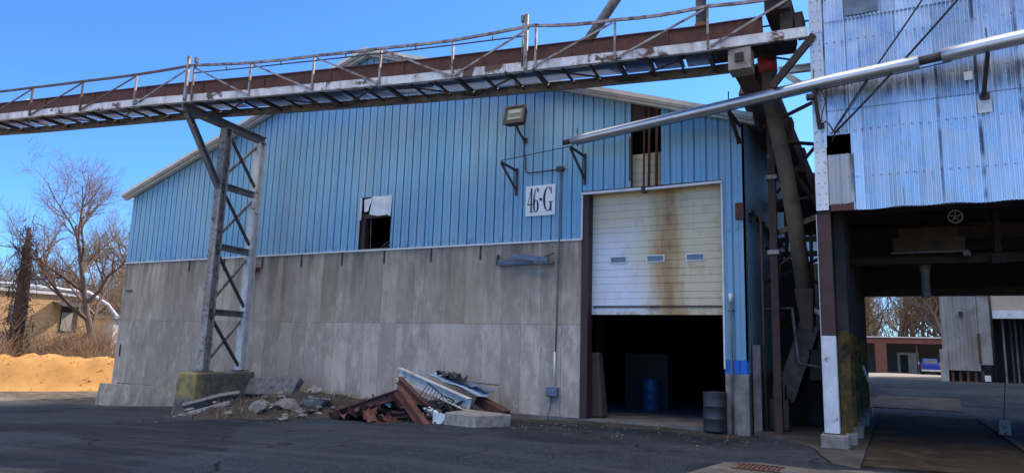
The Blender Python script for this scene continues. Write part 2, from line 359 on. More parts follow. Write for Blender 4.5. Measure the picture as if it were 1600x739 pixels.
# ground
def asphalt():
    k = NB('old_asphalt'); p = k.sep()
    c = k.mix(k.ramp(k.noise(.45, 8, .68), .38, .62), (.010, .0155, .023), (.024, .036, .053))
    c = k.mix(k.ramp(k.noise(45, 3, .7), .40, .68, 0, .7), c, (.058, .066, .076))
    c = k.mix(k.ramp(k.noise(1.2, 8, .7, k.scaled(1, 2.2, 1)), .55, .75, 0, .55), c, (.014, .014, .016))
    c = k.mix(k.ramp(k.noise(22, 5, .75), .50, .64, 0, .75), c, (.070, .082, .098))
    c = k.mix(k.ramp(k.noise(9, 7, .75), .53, .66, 0, .75), c, (.008, .010, .014))
    pt_ = k.math('MULTIPLY', k.ramp(k.noise(.17, 2, .4, dist=.3), .52, .54), .65)
    c = k.mix(pt_, c, (.016, .018, .024))
    # tyre-polished streaks running across the yard
    c = k.mix(k.ramp(k.noise(1., 5, .65, k.scaled(.12, 1.5, 1)), .48, .66, 0, .7), c, (.052, .058, .072))
    dn = k.math('MULTIPLY', k.ramp(p[0], -15, -6, .1, 1), k.ramp(p[1], 10, 16, .0, 1))
    chips = k.math('MULTIPLY', k.ramp(k.noise(3.2, 9, .78), .60, .645), dn)
    c = k.mix(k.math('MULTIPLY', chips, .8), c, (.19, .165, .14))
    v = k.n('ShaderNodeTexVoronoi', feature='DISTANCE_TO_EDGE'); v.inputs['Scale'].default_value = .33
    wv = k.n('ShaderNodeVectorMath', operation='ADD'); nz = k.n('ShaderNodeTexNoise'); nz.inputs['Scale'].default_value = 1.3; k.L(k.pos, nz.inputs['Vector'])
    k.L(k.pos, wv.inputs[0]); k.L(nz.outputs['Color'], wv.inputs[1]); k.L(wv.outputs[0], v.inputs['Vector'])
    crack = k.math('MULTIPLY', k.ramp(v.outputs['Distance'], .004, .014, 1, 0), k.ramp(k.noise(.5), .45, .6))
    c = k.mix(crack, c, (.012, .012, .012))
    # sandy dust spread towards the pile on the far left
    sd = k.math('MULTIPLY', k.ramp(k.math('ADD', p[0], k.math('MULTIPLY', k.noise(.3, 5), 6)), -30, -24, 1, 0), .7)
    c = k.mix(sd, c, (.30, .25, .185))
    gv = k.ramp(k.math('ADD', p[1], k.math('MULTIPLY', k.noise(.25, 5), 5)), 4.5, 1.5, 0, 1)  # pale gravel behind the camera, added to bounce sun onto the walls
    c = k.mix(gv, c, k.mix(k.noise(25, 4), (.30, .255, .19), (.50, .44, .35)))
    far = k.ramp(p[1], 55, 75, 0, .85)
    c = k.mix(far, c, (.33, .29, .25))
    dust = k.math('MULTIPLY', k.math('MULTIPLY', k.ramp(k.math('ADD', p[1], k.math('MULTIPLY', k.noise(1.1, 6, .7), 2.2)), 17.2, 18.4, 0, 1), k.ramp(p[0], -2.9, -3.3, 0, 1)), k.ramp(k.noise(3, 6, .7), .38, .6, .2, .9))
    c = k.mix(dust, c, (.12, .105, .085))
    grime = k.math('MULTIPLY', k.ramp(p[1], 16.2, 17.4, 0, 1), k.ramp(k.noise(2, 6), .4, .6, 0, .8))
    c = k.mix(k.math('MULTIPLY', grime, k.ramp(p[0], -3.4, -3.0, 1, 0)), c, (.055, .045, .036))
    h = k.math('SUBTRACT', k.math('ADD', k.noise(70, 3), k.math('MULTIPLY', k.noise(4, 4), .8)), crack)
    k.bump(h, .8, .02)
    return k.done(c, k.ramp(k.noise(1.5, 5), .3, .7, .85, 1.), 0, .08)
M['asphalt'] = asphalt()
M['apron'] = weather('worn_concrete_apron', (.20, .19, .175), (.10, .095, .09), streak=(.06, .056, .052), sa=.6, rough=.9, vs=1.6, bump=.4, streak_scale=(3, 3, 3))
M['apron_dark'] = weather('dirty_concrete_apron', (.085, .08, .075), (.045, .043, .042), spec=.06, streak=(.03, .028, .027), sa=.7, rough=.95, vs=1.2, bump=.4, streak_scale=(2, 2, 2))
M['apron_mid'] = weather('old_concrete_apron', (.15, .14, .128), (.075, .072, .07), spec=.06, streak=(.045, .042, .04), sa=.8, rough=.95, vs=1.4, bump=.4, streak_scale=(2.5, 2.5, 2.5))
M['scale_deck'] = weather('brown_stained_deck', (.042, .033, .024), (.018, .016, .014), spec=.05, rust=(.085, .072, .055), rt=(.52, .66), rs=1.6, rough=.95, vs=.9, streak=(.05, .042, .032), sa=.5, streak_scale=(2.2, .35, 1))
M['soil'] = weather('dark_soil', (.048, .038, .030), (.022, .018, .016), rust=(.12, .10, .08), rt=(.60, .70), rs=7, rough=.98, vs=4, bump=1., bs=16)
M['straw'] = plain('dry_straw', (.17, .13, .08), .9)
M['sand'] = weather('orange_sand', (.47, .25, .075), (.36, .18, .048), rust=(.30, .16, .06), rt=(.60, .72), rs=2.5, rough=.98, vs=1.1, bump=1., bs=5)
M['pebble'] = plain('pale_debris', (.13, .118, .10), .9)
def brick():
    k = NB('tan_brick'); p = k.sep()
    b = k.n('ShaderNodeTexBrick'); k.L(k.comb(k.math('ADD', p[0], p[1]), p[2], 0.), b.inputs['Vector'])
    b.inputs['Scale'].default_value = 2.2; b.inputs['Color1'].default_value = (.62, .36, .14, 1); b.inputs['Color2'].default_value = (.47, .26, .095, 1)
    b.inputs['Mortar'].default_value = (.42, .31, .19, 1); b.inputs['Mortar Size'].default_value = .03
    c = k.mix(k.ramp(k.noise(.6, 5), .4, .7, 0, .4), b.outputs['Color'], (.24, .15, .08))
    return k.done(c, .9)
M['brick'] = brick()
M['red_brick'] = weather('red_brick_pillar', (.20, .075, .055), (.14, .055, .042), rough=.9, vs=3)
M['fascia'] = weather('red_fascia', (.20, .065, .05), (.15, .05, .04), rough=.8, vs=1)
M['bark'] = weather('grey_bark', (.14, .105, .085), (.075, .058, .048), rough=.95, vs=5, bump=.6, bs=12)
M['twig'] = plain('twigs', (.23, .155, .11), .9)
M['twig_warm'] = plain('warm_twigs', (.22, .145, .085), .9)
M['vine'] = plain('dead_vines', (.075, .05, .038), .95)
M['hill'] = weather('far_winter_wood', (.12, .09, .07), (.075, .06, .05), rough=1, vs=.08, bump=0)
M['truck_blue'] = plain('truck_blue_paint', (.012, .045, .34), .3, .1, .5)
M['chrome'] = plain('chrome_bumper', (.7, .7, .72), .25, .9)
M['tail'] = plain('tail_lamp_red', (.35, .01, .01), .3)
M['drum_blue'] = plain('blue_plastic', (.012, .085, .22), .45)
M['drum_grey'] = weather('grey_drum_paint', (.045, .048, .055), (.03, .03, .034), rust=RUST, rt=(.62, .7), rs=5, rough=.5, metal=.2)
M['white_sheet'] = weather('dirty_white_sheet', (.62, .66, .70), (.45, .49, .53), rust=(.22, .14, .09), rt=(.62, .7), rs=4, rough=.55)
M['pale_blue_sheet'] = weather('pale_blue_sheet', (.33, .45, .56), (.22, .33, .44), rust=(.15, .10, .08), rt=(.66, .72), rs=4, rough=.5)
M['yellow_post'] = weather('grimy_yellow_paint', (.20, .13, .022), (.08, .055, .018), rust=(.04, .03, .02), rt=(.48, .62), rs=4, streak=(.03, .024, .016), sa=.8, rough=.8)
M['sign_white'] = weather('white_sign_board', (.80, .80, .78), (.72, .72, .71), rough=.5, bump=0, vs=2)
M['sign_black'] = plain('black_sign_paint', (.015, .015, .02), .5)
M['lamp_glass'] = plain('lamp_glass', (.24, .27, .26), .2, 0, .6)
M['reflector'] = plain('lamp_reflector', (.09, .10, .09), .3, .5)
M['roof'] = weather('grey_metal_roof', (.34, .34, .33), (.22, .21, .20), rust=RUST, rt=(.62, .72), rs=1, rough=.55, metal=.3, vs=1, bump=0)
M['white_wall'] = plain('white_wall', (.62, .60, .56), .8)
M['carport_grey'] = plain('carport_back_wall', (.16, .15, .14), .9)  # plain grey of the wall inside the carport

# ------------------------------------------------------------------ ground
def sstep(a, b, x):
    t = max(0., min(1., (x-a)/(b-a))); return t*t*(3-2*t)
PX = [(-60, -.9), (-31, -.9), (-27, -.84), (-23, -.64), (-19, -.52), (-15.7, -.33), (-13.6, -.27), (-8, -.07), (-7.2, -.02), (-5, -.02), (-3, -.08), (-1.2, 0.), (60, 0.)]
def H(x, y):
    if x <= PX[0][0]: z = PX[0][1]
    elif x >= PX[-1][0]: z = PX[-1][1]
    else:
        for (a, za), (b, zb) in zip(PX, PX[1:]):
            if a <= x <= b: z = za+(zb-za)*(x-a)/(b-a); break
    z *= .72+.28*sstep(6, 16, y)
    z += .62*sstep(28, 52, y)*sstep(-14, -6, x)
    return z
def rng(a, b, s): 
    n = int(round((b-a)/s)); return [a+(b-a)*i/n for i in range(n+1)]
gx = [-1200, -600, -300, -160, -110]+rng(-80, -46, 2)+rng(-45, 12, .5)+rng(14, 40, 2)+[60, 110, 200, 400, 800, 1400]
gy = [-800, -300, -100, -40]+rng(-20, 0, 2)+rng(.5, 34, .5)+rng(36, 120, 2)+[140, 180, 260, 400, 700, 1500]
g = MB(); nx = len(gx)
g.add([(x, y, H(x, y)+.02*mnoise.noise(Vector((x*.5, y*.5, 0)))*(1 if abs(x) < 50 and y < 60 else 0)*sstep(.3, 1.2, abs(x+5.2)/2.4)) for y in gy for x in gx],
      [(j*nx+i, j*nx+i+1, (j+1)*nx+i+1, (j+1)*nx+i) for j in range(len(gy)-1) for i in range(nx-1)], True)
g.build('ground', M['asphalt'], kind='structure')
def at(x, y, dz=0.): return (x, y, H(x, y)+dz)
# concrete apron beside the mill and the truck-scale slab are sheets above the ground
def sheet(name, pts, z, m, d=.3, **kw):
    return MB().prism([(x, y, z-d) for x, y in pts], (0, 0, d)).build(name, m, **kw)
sheet('concrete_path', [(-2.95, 17.9), (-2.75, 16.7), (-1.9, 15.8), (-1.45, 15.0), (-1.25, 14.0), (-.98, 13.0), (-.58, 12.6), (-.58, 27), (-1.25, 30), (-2.95, 30)], .035, M['apron_dark'], kind='structure')
sheet('drain_apron', [(-2.75, 10.2), (-2.5, 11.9), (-2.05, 12.25), (-1.15, 12.1), (-.58, 12.45), (2.4, 12.9), (2.4, 10.2)], .03, M['apron_mid'], kind='structure')
sheet('scale_slab', [(-.54, 13.02), (2.08, 13.3), (2.08, 27), (-.54, 27)], .04, M['scale_deck'], kind='structure')
sheet('slab_edge', [(2.115, 13.2), (2.29, 13.2), (2.29, 27), (2.115, 27)], .075, M['apron_dark'], kind='structure')
ps = MB(); psx = rng(-.95, 2.2, .35); psy = rng(30.6, 37.4, .4); nn = len(psx)
ps.add([(x+.05*(y-34)+.12*mnoise.noise(Vector((x, y, 3))), y, H(x, y)+.03) for y in psy for x in psx], [(q*nn+r, q*nn+r+1, (q+1)*nn+r+1, (q+1)*nn+r) for q in range(len(psy)-1) for r in range(nn-1)])
ps.build('pale_slab', M['apron_dark'], kind='structure')
# far low wooded rise
hm = MB(); N = 120
for ring, (r0, z0, r1, z1) in enumerate([(330, -1, 370, 7), (370, 7, 460, 13)]):
    vs = []
    for i in range(N+1):
        a = 2*math.pi*i/N
        for r, z in ((r0, z0), (r1, z1)):
            zz = z*(.75+.5*mnoise.noise(Vector((math.cos(a)*3, math.sin(a)*3, 1)))) if z > 0 else z
            vs.append((math.cos(a)*r, math.sin(a)*r, zz))
    hm.add(vs, [(2*i, 2*i+2, 2*i+3, 2*i+1) for i in range(N)], True)
hm.build('hills', M['hill'], kind='structure')

# ------------------------------------------------------------------ warehouse 46-G
YF = 17.35; XL, XR, XP = -27.1, -3.04, -15.05; ZE, ZP = 7.55, 11.45; YB = 47.0
def roofz(x): return ZE+(ZP-ZE)*(1-abs(x-XP)/(XR-XP))
wh = root('warehouse', (-15, YF, -.3), 'long blue ribbed metal gable warehouse on a grey concrete wall with a half-open roller door', 'warehouse')
# ribbed siding with real openings
OPEN = [(-15.08, -13.80, 4.60, 6.46), (-5.92, -5.10, 5.98, 12.), (-7.26, -3.58, -2, 5.93)]
sd = MB()
x = XL; prof = []
PITCH = .305
while x < XR-.02:
    x2 = min(x+PITCH, XR); w = x2-x
    prof += [(x, 0, x+w*.40, 0), (x+w*.40, 0, x+w*.425, .010), (x+w*.425, .010, x+w*.445, .010), (x+w*.445, .010, x+w*.47, 0), (x+w*.47, 0, x+w*.84, 0),
             (x+w*.84, 0, x+w*.845, .055), (x+w*.845, .055, x+w*.99, .062), (x+w*.99, .062, x2, 0)]
    x = x2
def split(x0, d0, x1, d1, ends):
    cuts = sorted([e for e in ends if x0+1e-4 < e < x1-1e-4]); pts = [x0]+cuts+[x1]
    for a, b in zip(pts, pts[1:]):
        f = lambda t: d0+(d1-d0)*(t-x0)/(x1-x0)
        yield a, f(a), b, f(b)
ends = sorted({e for o in OPEN for e in o[:2]})
for q in prof:
    for a, da, b, db in split(*q, ends):
        mx = (a+b)/2
        lo = 4.735 if mx < -7.26 else 1.31+.32
        segs = [(lo, None)]
        for o in OPEN:
            if o[0] < mx < o[1]:
                ns = []
                for s0, s1 in segs:
                    if o[2] > s0: ns.append((s0, o[2]))
                    if o[3] < 11.9: ns.append((max(s0, o[3]), s1))
                segs = ns
        for s0, s1 in segs:
            za = roofz(a)-.02 if s1 is None else s1; zb = roofz(b)-.02 if s1 is None else s1
            if za-s0 < .02: continue
            # slight oil-canning: subdivide in height
            n = max(1, int((za-s0)/.8)); vs = []
            for i in range(n+1):
                for xx, dd, zt in ((a, da, za), (b, db, zb)):
                    z = s0+(zt-s0)*i/n
                    vs.append((xx, YF+dd+.012*mnoise.noise(Vector((xx*.9, 0, z*.6))), z))
            sd.add(vs, [(2*i, 2*i+1, 2*i+3, 2*i+2) for i in range(n)])
sd.build('wall_siding', M['blue'], wh)
# bright blue band on the corner leg of the siding
b = MB(); x = -3.575
while x < XR-.02:
    x2 = min(x+.18, XR); b.box(x, x2-.03, YF-.012, YF+.02, 1.31, 1.632); b.box(x2-.03, x2, YF+.02, YF+.05, 1.31, 1.632); x = x2
b.build('painted_band', M['blue_band'], wh)
# side siding (+X)
ss = MB(); y = YF; vs = []
while y < YB:
    for dy, d in ((0, 0), (.24, 0), (.255, -.04), (.285, -.04), (.30, 0)):
        vs.append((XR+.002+d, y+dy, 1.32)); vs.append((XR+.002+d, y+dy, ZE-.02))
    y += .305
ss.add(vs, [(2*i, 2*i+2, 2*i+3, 2*i+1) for i in range(len(vs)//2-1)]); ss.build('side_siding', M['blue_side'], wh)
MB().box(XL-.02, XL+.03, YF+.02, YB, 4.70, ZE).build('side_siding', M['blue_side'], wh)
MB().box(XR-.04, XR+.012, YF-.03, YF+.10, 1.64, ZE-.05).box(XR-.10, XR+.012, YF-.03, YF-.012, 1.64, ZE-.05).build('corner_trim', M['blue'], wh)
# concrete
cw = MB()
cw.box(XL, -7.29, YF, YF+.35, -1.3, 4.70)
cw.build('concrete_wall', M['concrete_wall'], wh)
MB().box(XL, XL+.35, YF+.352, YB, -1.3, 4.70).build('side_concrete_wall', M['concrete_wall'], wh)
ft = MB(); ft.hexa([(-27.58, YF-.34, -1.4), (-22.6, YF-.30, -1.4), (-22.6, YF+.3, -1.4), (-27.58, YF+.3, -1.4), (-27.5, YF-.22, -.02), (-22.6, YF-.20, .03), (-22.6, YF-.003, .03), (-27.5, YF-.003, -.02)])
ft.hexa([(-22.58, YF-.16, -1.4), (-11.4, YF-.20, -1.0), (-11.4, YF-.003, -1.0), (-22.58, YF-.003, -1.4), (-22.58, YF-.14, .0), (-11.4, YF-.16, .02), (-11.4, YF-.003, .02), (-22.58, YF-.003, .0)])
ft.build('footing', M['concrete_wall'], wh)
pr = MB().box(-3.575, -3.03, YF-.02, YF+.40, -.6, 1.308); pr.build('corner_pier', M['concrete'], wh, bevel=.02)
MB().box(-3.28, -3.035, YF+.42, YB, -.6, 1.316).build('side_plinth', M['concrete'], wh)
# roof and rake trims
rf = MB(); OV = .32
for sx in (-1, 1):
    xe = XP+sx*(XR-XP+.30); ze = roofz(XR)-.30*(ZP-ZE)/(XR-XP)
    ys = rng(YF-OV, YB+.2, 1.); vs = []
    for yy in ys: vs += [(XP, yy, ZP+.06), (xe, yy, ze+.06), (XP, yy, ZP+.02), (xe, yy, ze+.02)]
    fs = []
    for i in range(len(ys)-1):
        a = 4*i; fs += [(a, a+1, a+5, a+4), (a+2, a+6, a+7, a+3), (a+1, a+3, a+7, a+5)]
    fs += [(0, 2, 3, 1)]
    rf.add(vs, fs)
rf.build('roof', M['roof'], wh)
for sx in (-1, 1):
    rt = MB(); xe = XP+sx*(XR-XP+.30); ze = ZE-.30*(ZP-ZE)/(XR-XP)
    xa = XP+sx*.0
    def rk(y0, y1, t0, t1):
        rt.hexa([(xa, y0, ZP+t0), (xe, y0, ze+t0), (xe, y1, ze+t0), (xa, y1, ZP+t0), (xa, y0, ZP+t1), (xe, y0, ze+t1), (xe, y1, ze+t1), (xa, y1, ZP+t1)])
    rk(YF-OV-.06, YF-OV-.003, -.045, .075); rk(YF-OV+.10, YF-.06, -.16, -.055); rk(YF-OV-.02, YF-OV+.098, -.095, -.05)
    rt.build('rake_trim', M['rake_trim'], wh)
MB().box(-4.6, XR+.36, YF-OV-.09, YF-OV-.064, 7.50, 7.86).build('rusty_rake_end', M['brown'], wh) if False else None
# white drip trim under siding and round the door
tr = MB(); tr.box(XL-.02, -15.0, YF-.05, YF-.003, 4.69, 4.732); tr.box(-14.995, -7.27, YF-.055, YF-.003, 4.685, 4.73)
tr.box(-7.305, -7.262, YF-.05, YF-.003, 4.735, 5.93)
tr.hexa([(-7.31, YF-.09, 5.925), (-5.62, YF-.09, 5.925), (-5.62, YF+.02, 5.925), (-7.31, YF+.02, 5.925), (-7.31, YF-.09, 5.985), (-5.62, YF-.09, 5.985), (-5.62, YF+.02, 5.985), (-7.31, YF+.02, 5.985)])
tr.hexa([(-5.5, YF-.085, 5.91), (-3.55, YF-.085, 5.935), (-3.55, YF+.02, 5.935), (-5.5, YF+.02, 5.91), (-5.5, YF-.085, 5.97), (-3.55, YF-.085, 5.99), (-3.55, YF+.02, 5.99), (-5.5, YF+.02, 5.97)])
tr.box(-3.592, -3.552, YF-.06, YF-.003, 1.42, 5.93)
tr.build('white_trim', M['white_trim'], wh)
# dark steel angle above door head, door posts
dp = MB(); dp.box(-7.285, -7.09, YF-.03, YF+.30, -.15, 5.92); dp.build('door_post', M['maroon'], wh)
MB().box(-7.31, -3.56, YF-.02, YF+.25, 5.99, 6.03).box(-5.62, -5.5, YF-.05, YF+.1, 5.86, 5.985).build('door_head', M['dark_steel'], wh)
MB().box(-3.575, -3.5, YF+.10, YF+.35, .0, 5.9).build('door_jamb', M['dark_steel'], wh)
# sectional roller door
dz = [2.70, 2.94, 3.12, 3.29, 3.51, 3.70, 3.89, 4.10, 4.29, 4.46, 4.63, 4.88, 5.02, 5.26, 5.46, 5.65, 5.86, 6.04, 6.25, 6.45, 6.64, 6.82, 7.0]
dz = [2.70+(z-2.70)*1.0 for z in dz]
dr = MB(); YD = YF+.27
for z0, z1 in zip(dz, dz[1:]):
    dr.box(-7.10, -3.52, YD, YD+.045, z0+.012, z1-.010)
dr.box(-7.10, -3.52, YD+.016, YD+.05, 2.71, 6.99)
door = dr.build('roller_door', M['door'], wh, bevel=.004)
for xa, xb in ((-6.58, -6.11), (-5.58, -5.10), (-4.56, -4.08)):
    f = MB(); 
    for r in ((xa, xb, 4.06, 4.085), (xa, xb, 4.225, 4.25), (xa, xa+.03, 4.086, 4.224), (xb-.03, xb, 4.086, 4.224)): f.box(r[0], r[1], YD-.022, YD-.002, r[2], r[3])
    f.build('window_frame', M['white_trim'], door); 
    MB().box(xa+.031, xb-.031, YD-.012, YD-.003, 4.086, 4.224).build('door_window', M['glass'], door)
MB().box(-7.05, -3.54, YD-.03, YD-.002, 2.90, 2.935).box(-5.48, -5.25, YD-.05, YD-.032, 2.885, 2.945).build('bottom_bar', M['brown'], door)
# broken opening above the door
MB().box(-5.92, -5.10, YF+.06, YF+.22, 7.86, 8.36).build('opening_lintel', M['maroon'], wh)
for xx, r in ((-5.56, .028), (-5.42, .04), (-5.22, .04)):
    MB().tube([(xx, YF-.04, 5.96), (xx+.02, YF-.02, 8.3)], r, 8).build('hanging_rod', M['brown'], wh)
MB().box(-5.98, -5.925, YF+.003, YF+.15, 5.98, 8.4).box(-5.095, -5.03, YF+.005, YF+.15, 6.0, 8.1).build('opening_jamb', M['dark_steel'], wh)
# square hole with torn sheets in the long siding
wn = MB(); wn.box(-15.26, -14.93, YF+.10, YF+.3, 4.6, 5.95); wn.build('opening_post', M['maroon'], wh)
MB().box(-15.1, -13.8, YF+.08, YF+.2, 5.78, 5.92).box(-13.9, -13.76, YF+.1, YF+.25, 4.7, 6.4).build('opening_girt', M['dark_steel'], wh)
MB().tube([(-14.75, YF+.5, 4.75), (-14.0, YF+.9, 5.5)], .018, 6).tube([(-14.6, YF+.5, 4.72), (-13.9, YF+.9, 5.42)], .018, 6).tube([(-14.78, YF+.25, 4.72), (-14.83, YF+.25, 5.8)], .015, 6).build('inside_brace', M['grey_steel'], wh)
MB().box(-15.11, -13.78, YF-.02, YF+.3, 4.733, 4.765).build('opening_sill', M['concrete'], wh)
MB().box(-15.10, -15.04, YF-.012, YF+.03, 5.72, 6.45).build('torn_edge_strip', M['white_sheet'], wh)
tp = MB(); tp.add([(-14.98, YF+.03, 6.40), (-14.66, YF+.01, 6.44), (-14.74, YF-.02, 5.99), (-14.93, YF+.02, 5.98)], [(0,1,2,3)]); tp.add([(-14.66, YF+.01, 6.44), (-14.56, YF-.03, 6.45), (-14.73, YF-.02, 6.10)], [(0,1,2)]); tp.build('torn_sheet', M['white_sheet'], wh)
tp = MB(); cols = [(-14.60, 6.47, -14.68, 5.88, -.03), (-14.25, 6.45, -14.30, 5.80, -.10), (-14.22, 6.45, -14.27, 5.80, -.085), (-13.98, 6.46, -14.0, 5.82, -.06), (-13.95, 6.46, -13.97, 5.84, -.045), (-13.80, 6.46, -13.83, 5.78, -.02)]
vs = []
for xt, zt, xb_, zb_, d in cols: vs += [(xt, YF-.01, zt), ((xt+xb_)/2, YF+d*.6, (zt+zb_)/2), (xb_, YF+d, zb_)]
tp.add(vs, [(3*i+j, 3*i+3+j, 3*i+4+j, 3*i+1+j) for i in range(5) for j in range(2)]); tp.build('torn_sheet', M['white_sheet'], wh)
# hold-down straps under the siding
for xx in (-23.2, -21.3, -19.35, -17.5, -15.71, -13.98, -12.2, -10.46):
    MB().box(xx-.025, xx+.025, YF-.03, YF-.003, 4.27, 4.682).build('anchor_strap', M['dark_steel'], wh)
for xx, zz in ((-26.6, 3.6), (-26.8, 1.3)):
    MB().box(xx-.25 if zz > 2 else xx-.03, xx+.12 if zz > 2 else xx+.03, YF-.03, YF-.003, zz-.03 if zz > 2 else zz-.25, zz+.03 if zz > 2 else zz+.2).build('anchor_plate', M['dark_steel'], wh)
MB().box(-19.86, -19.46, YF-.16, YF-.003, 4.16, 4.31).build('pipe_stub', M['brown'], wh)
# inside: floor, end walls, columns
MB().box(XL+.4, XR-.3, YF-.06, YB, -.30, .03).build('floor', M['apron'], wh)
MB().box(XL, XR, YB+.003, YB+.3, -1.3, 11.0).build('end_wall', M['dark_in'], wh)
for yy in (24., 31., 38.):
    MB().ibeam((-9.3, yy, 0), (-9.3, yy, 9.3), .25, .3).build('inside_column', M['dark_steel'], wh)
# ------------------------------------------------------------------ things inside the door
MB().hexa([(-7.62, 17.72, .03), (-6.80, 17.72, .03), (-6.78, 18.15, .03), (-7.62, 18.15, .03), (-7.60, 17.78, 1.70), (-6.95, 17.78, 1.72), (-6.95, 18.1, 1.72), (-7.60, 18.1, 1.70)]).build('concrete_barrier', M['hopper'], origin=(-7.2, 17.9, .03), bevel=.06)
tag(bpy.data.objects['concrete_barrier'], 'upright grey concrete block just inside the left jamb of the roller door', 'concrete block')
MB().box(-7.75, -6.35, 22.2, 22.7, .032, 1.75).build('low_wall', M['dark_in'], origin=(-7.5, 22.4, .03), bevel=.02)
tag(bpy.data.objects['low_wall'], 'dim concrete partition wall behind the blue drum inside the warehouse', 'partition wall')
def drum(name, loc, r, h, m, label, lidm=None):
    t = root(name, loc, label, 'drum'); x, y, z = loc
    MB().lathe(loc, [(.001, 0), (r*.97, 0), (r, .02), (r*.985, .05), (r*.985, h*.32), (r*1.02, h*.335), (r*.985, h*.35), (r*.985, h*.64), (r*1.02, h*.655), (r*.985, h*.67), (r*.985, h-.05), (r, h-.02), (r*.97, h)], 28).build('drum_body', m, t)
    MB().lathe(loc, [(r*.965, h-.002), (r*1.01, h), (r*1.01, h+.02), (r*.9, h+.02), (r*.9, h-.01), (.001, h-.01)], 28).build('rim', lidm or m, t)
    return t
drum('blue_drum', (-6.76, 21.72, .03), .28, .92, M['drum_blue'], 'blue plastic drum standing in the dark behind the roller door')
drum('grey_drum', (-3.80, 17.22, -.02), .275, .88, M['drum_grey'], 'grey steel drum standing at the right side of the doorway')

# ------------------------------------------------------------------ sign 46-G
sg = root('sign', (-8.555, YF-.02, 5.44), 'white square sign reading 46-G on the blue siding', 'sign')
sb = MB().box(-9.015, -8.095, YF-.045, YF-.02, 5.44, 6.31).build('board', M['sign_white'], sg)
gl = MB()
SX, SZ = -9.015, 5.44
def stroke(pts, ws):
    """ribbon with per-point width in sign coordinates (u right, v up)"""
    L = []; Rr = []; n = len(pts)
    for i in range(n):
        a = pts[max(0, i-1)]; b = pts[min(n-1, i+1)]
        dx, dy = b[0]-a[0], b[1]-a[1]; l = math.hypot(dx, dy) or 1; px, py = -dy/l, dx/l
        w = (ws[i] if isinstance(ws, (list, tuple)) else ws)*.62
        L.append((pts[i][0]+px*w, pts[i][1]+py*w)); Rr.append((pts[i][0]-px*w, pts[i][1]-py*w))
    for i in range(n-1):
        q = [L[i], L[i+1], Rr[i+1], Rr[i]]
        gl.prism([(SX+u, YF-.0485-.0002*(len(gl.v) % 7), SZ+v) for u, v in q], (0, .004, 0))
def arc(cx, cz, rx, rz, a0, a1, n=22): return [(cx+rx*math.cos(R_(a0+(a1-a0)*i/n)), cz+rz*math.sin(R_(a0+(a1-a0)*i/n))) for i in range(n+1)]
def modw(a0, a1, n, thick, thin): return [thin+(thick-thin)*abs(math.cos(R_(a0+(a1-a0)*i/n)))**1.5 for i in range(n+1)]
# 4
stroke([(.185, .11), (.185, .80)], .042); stroke([(.185, .79), (.07, .33)], .016); stroke([(.06, .335), (.235, .335)], .03)
stroke([(.135, .115), (.235, .115)], .022)
# 6
stroke(arc(.33, .28, .062, .175, 0, 360), modw(0, 360, 22, .046, .016)); stroke(arc(.36, .46, .092, .34, 195, 92), [.046, .046, .045, .044, .042, .04, .038, .036, .034, .032, .03, .028, .026, .024, .022, .02, .02, .02, .018, .018, .016, .016, .016])
stroke(arc(.385, .735, .022, .045, 0, 360), .02)
# dash
gl.prism([(SX+.435, YF-.049, SZ+.42), (SX+.52, YF-.049, SZ+.42), (SX+.52, YF-.049, SZ+.50), (SX+.435, YF-.049, SZ+.50)], (0, .0035, 0))
# G
stroke(arc(.70, .46, .115, .335, 50, 318, 30), modw(50, 318, 30, .058, .018)); stroke([(.79, .12), (.79, .37)], .045); stroke([(.725, .375), (.855, .375)], .022); stroke([(.80, .60), (.80, .82)], .016); stroke([(.775, .72), (.80, .60)], .012)
gl.build('lettering', M['sign_black'], sb)

# ------------------------------------------------------------------ floodlight
fl = root('floodlight', (-9.2, YF, 7.7), 'dark boxy floodlight on a bent arm high on the blue siding', 'floodlight')
cx, cy, cz = -9.15, 16.75, 8.28
til = Matrix.Rotation(R_(-14), 4, 'X') @ Matrix.Rotation(R_(0), 4, 'Z')
def lp(u, d, v):
    p = til @ Vector((u, d, v)); return (cx+p.x, cy+p.y, cz+p.z)
def lbox(mb, u0, u1, d0, d1, v0, v1, ins=0):
    mb.hexa([lp(u0+ins, d1, v0+ins), lp(u1-ins, d1, v0+ins), lp(u1, d0, v0), lp(u0, d0, v0), lp(u0+ins, d1, v1-ins), lp(u1-ins, d1, v1-ins), lp(u1, d0, v1), lp(u0, d0, v1)][0:0] or
            [lp(u0, d0, v0), lp(u1, d0, v0), lp(u1-ins, d1, v0+ins), lp(u0+ins, d1, v0+ins), lp(u0, d0, v1), lp(u1, d0, v1), lp(u1-ins, d1, v1-ins), lp(u0+ins, d1, v1-ins)])
hb = MB(); lbox(hb, -.32, .32, 0, .24, -.28, .28, .06)
for r in ((-.33, .33, .225, .29), (-.33, .33, -.29, -.18), (-.33, -.265, -.178, .223), (.265, .33, -.178, .223)): lbox(hb, r[0], r[1], -.04, -.002, r[2], r[3])
hs = hb.build('housing', M['dark_steel'], fl)
q = MB(); lbox(q, -.262, .262, -.012, -.004, -.176, .222); q.build('glass', M['reflector'], fl)
q = MB(); lbox(q, -.19, .19, -.022, -.014, .05, .15); lbox(q, -.19, .19, -.022, -.014, -.15, -.10); q.build('lamp_tube', M['lamp_glass'], fl)
MB().tube([lp(0, .12, -.28), (cx+.02, cy+.12, 7.98), (cx+.03, cy+.2, 7.85), (cx+.05, cy+.38, 7.74), (cx+.06, YF-.01, 7.68)], .035, 10).build('arm', M['dark_steel'], fl)
MB().box(cx-.0, cx+.12, YF-.05, YF-.003, 7.60, 7.75).build('mount_plate', M['dark_steel'], fl)
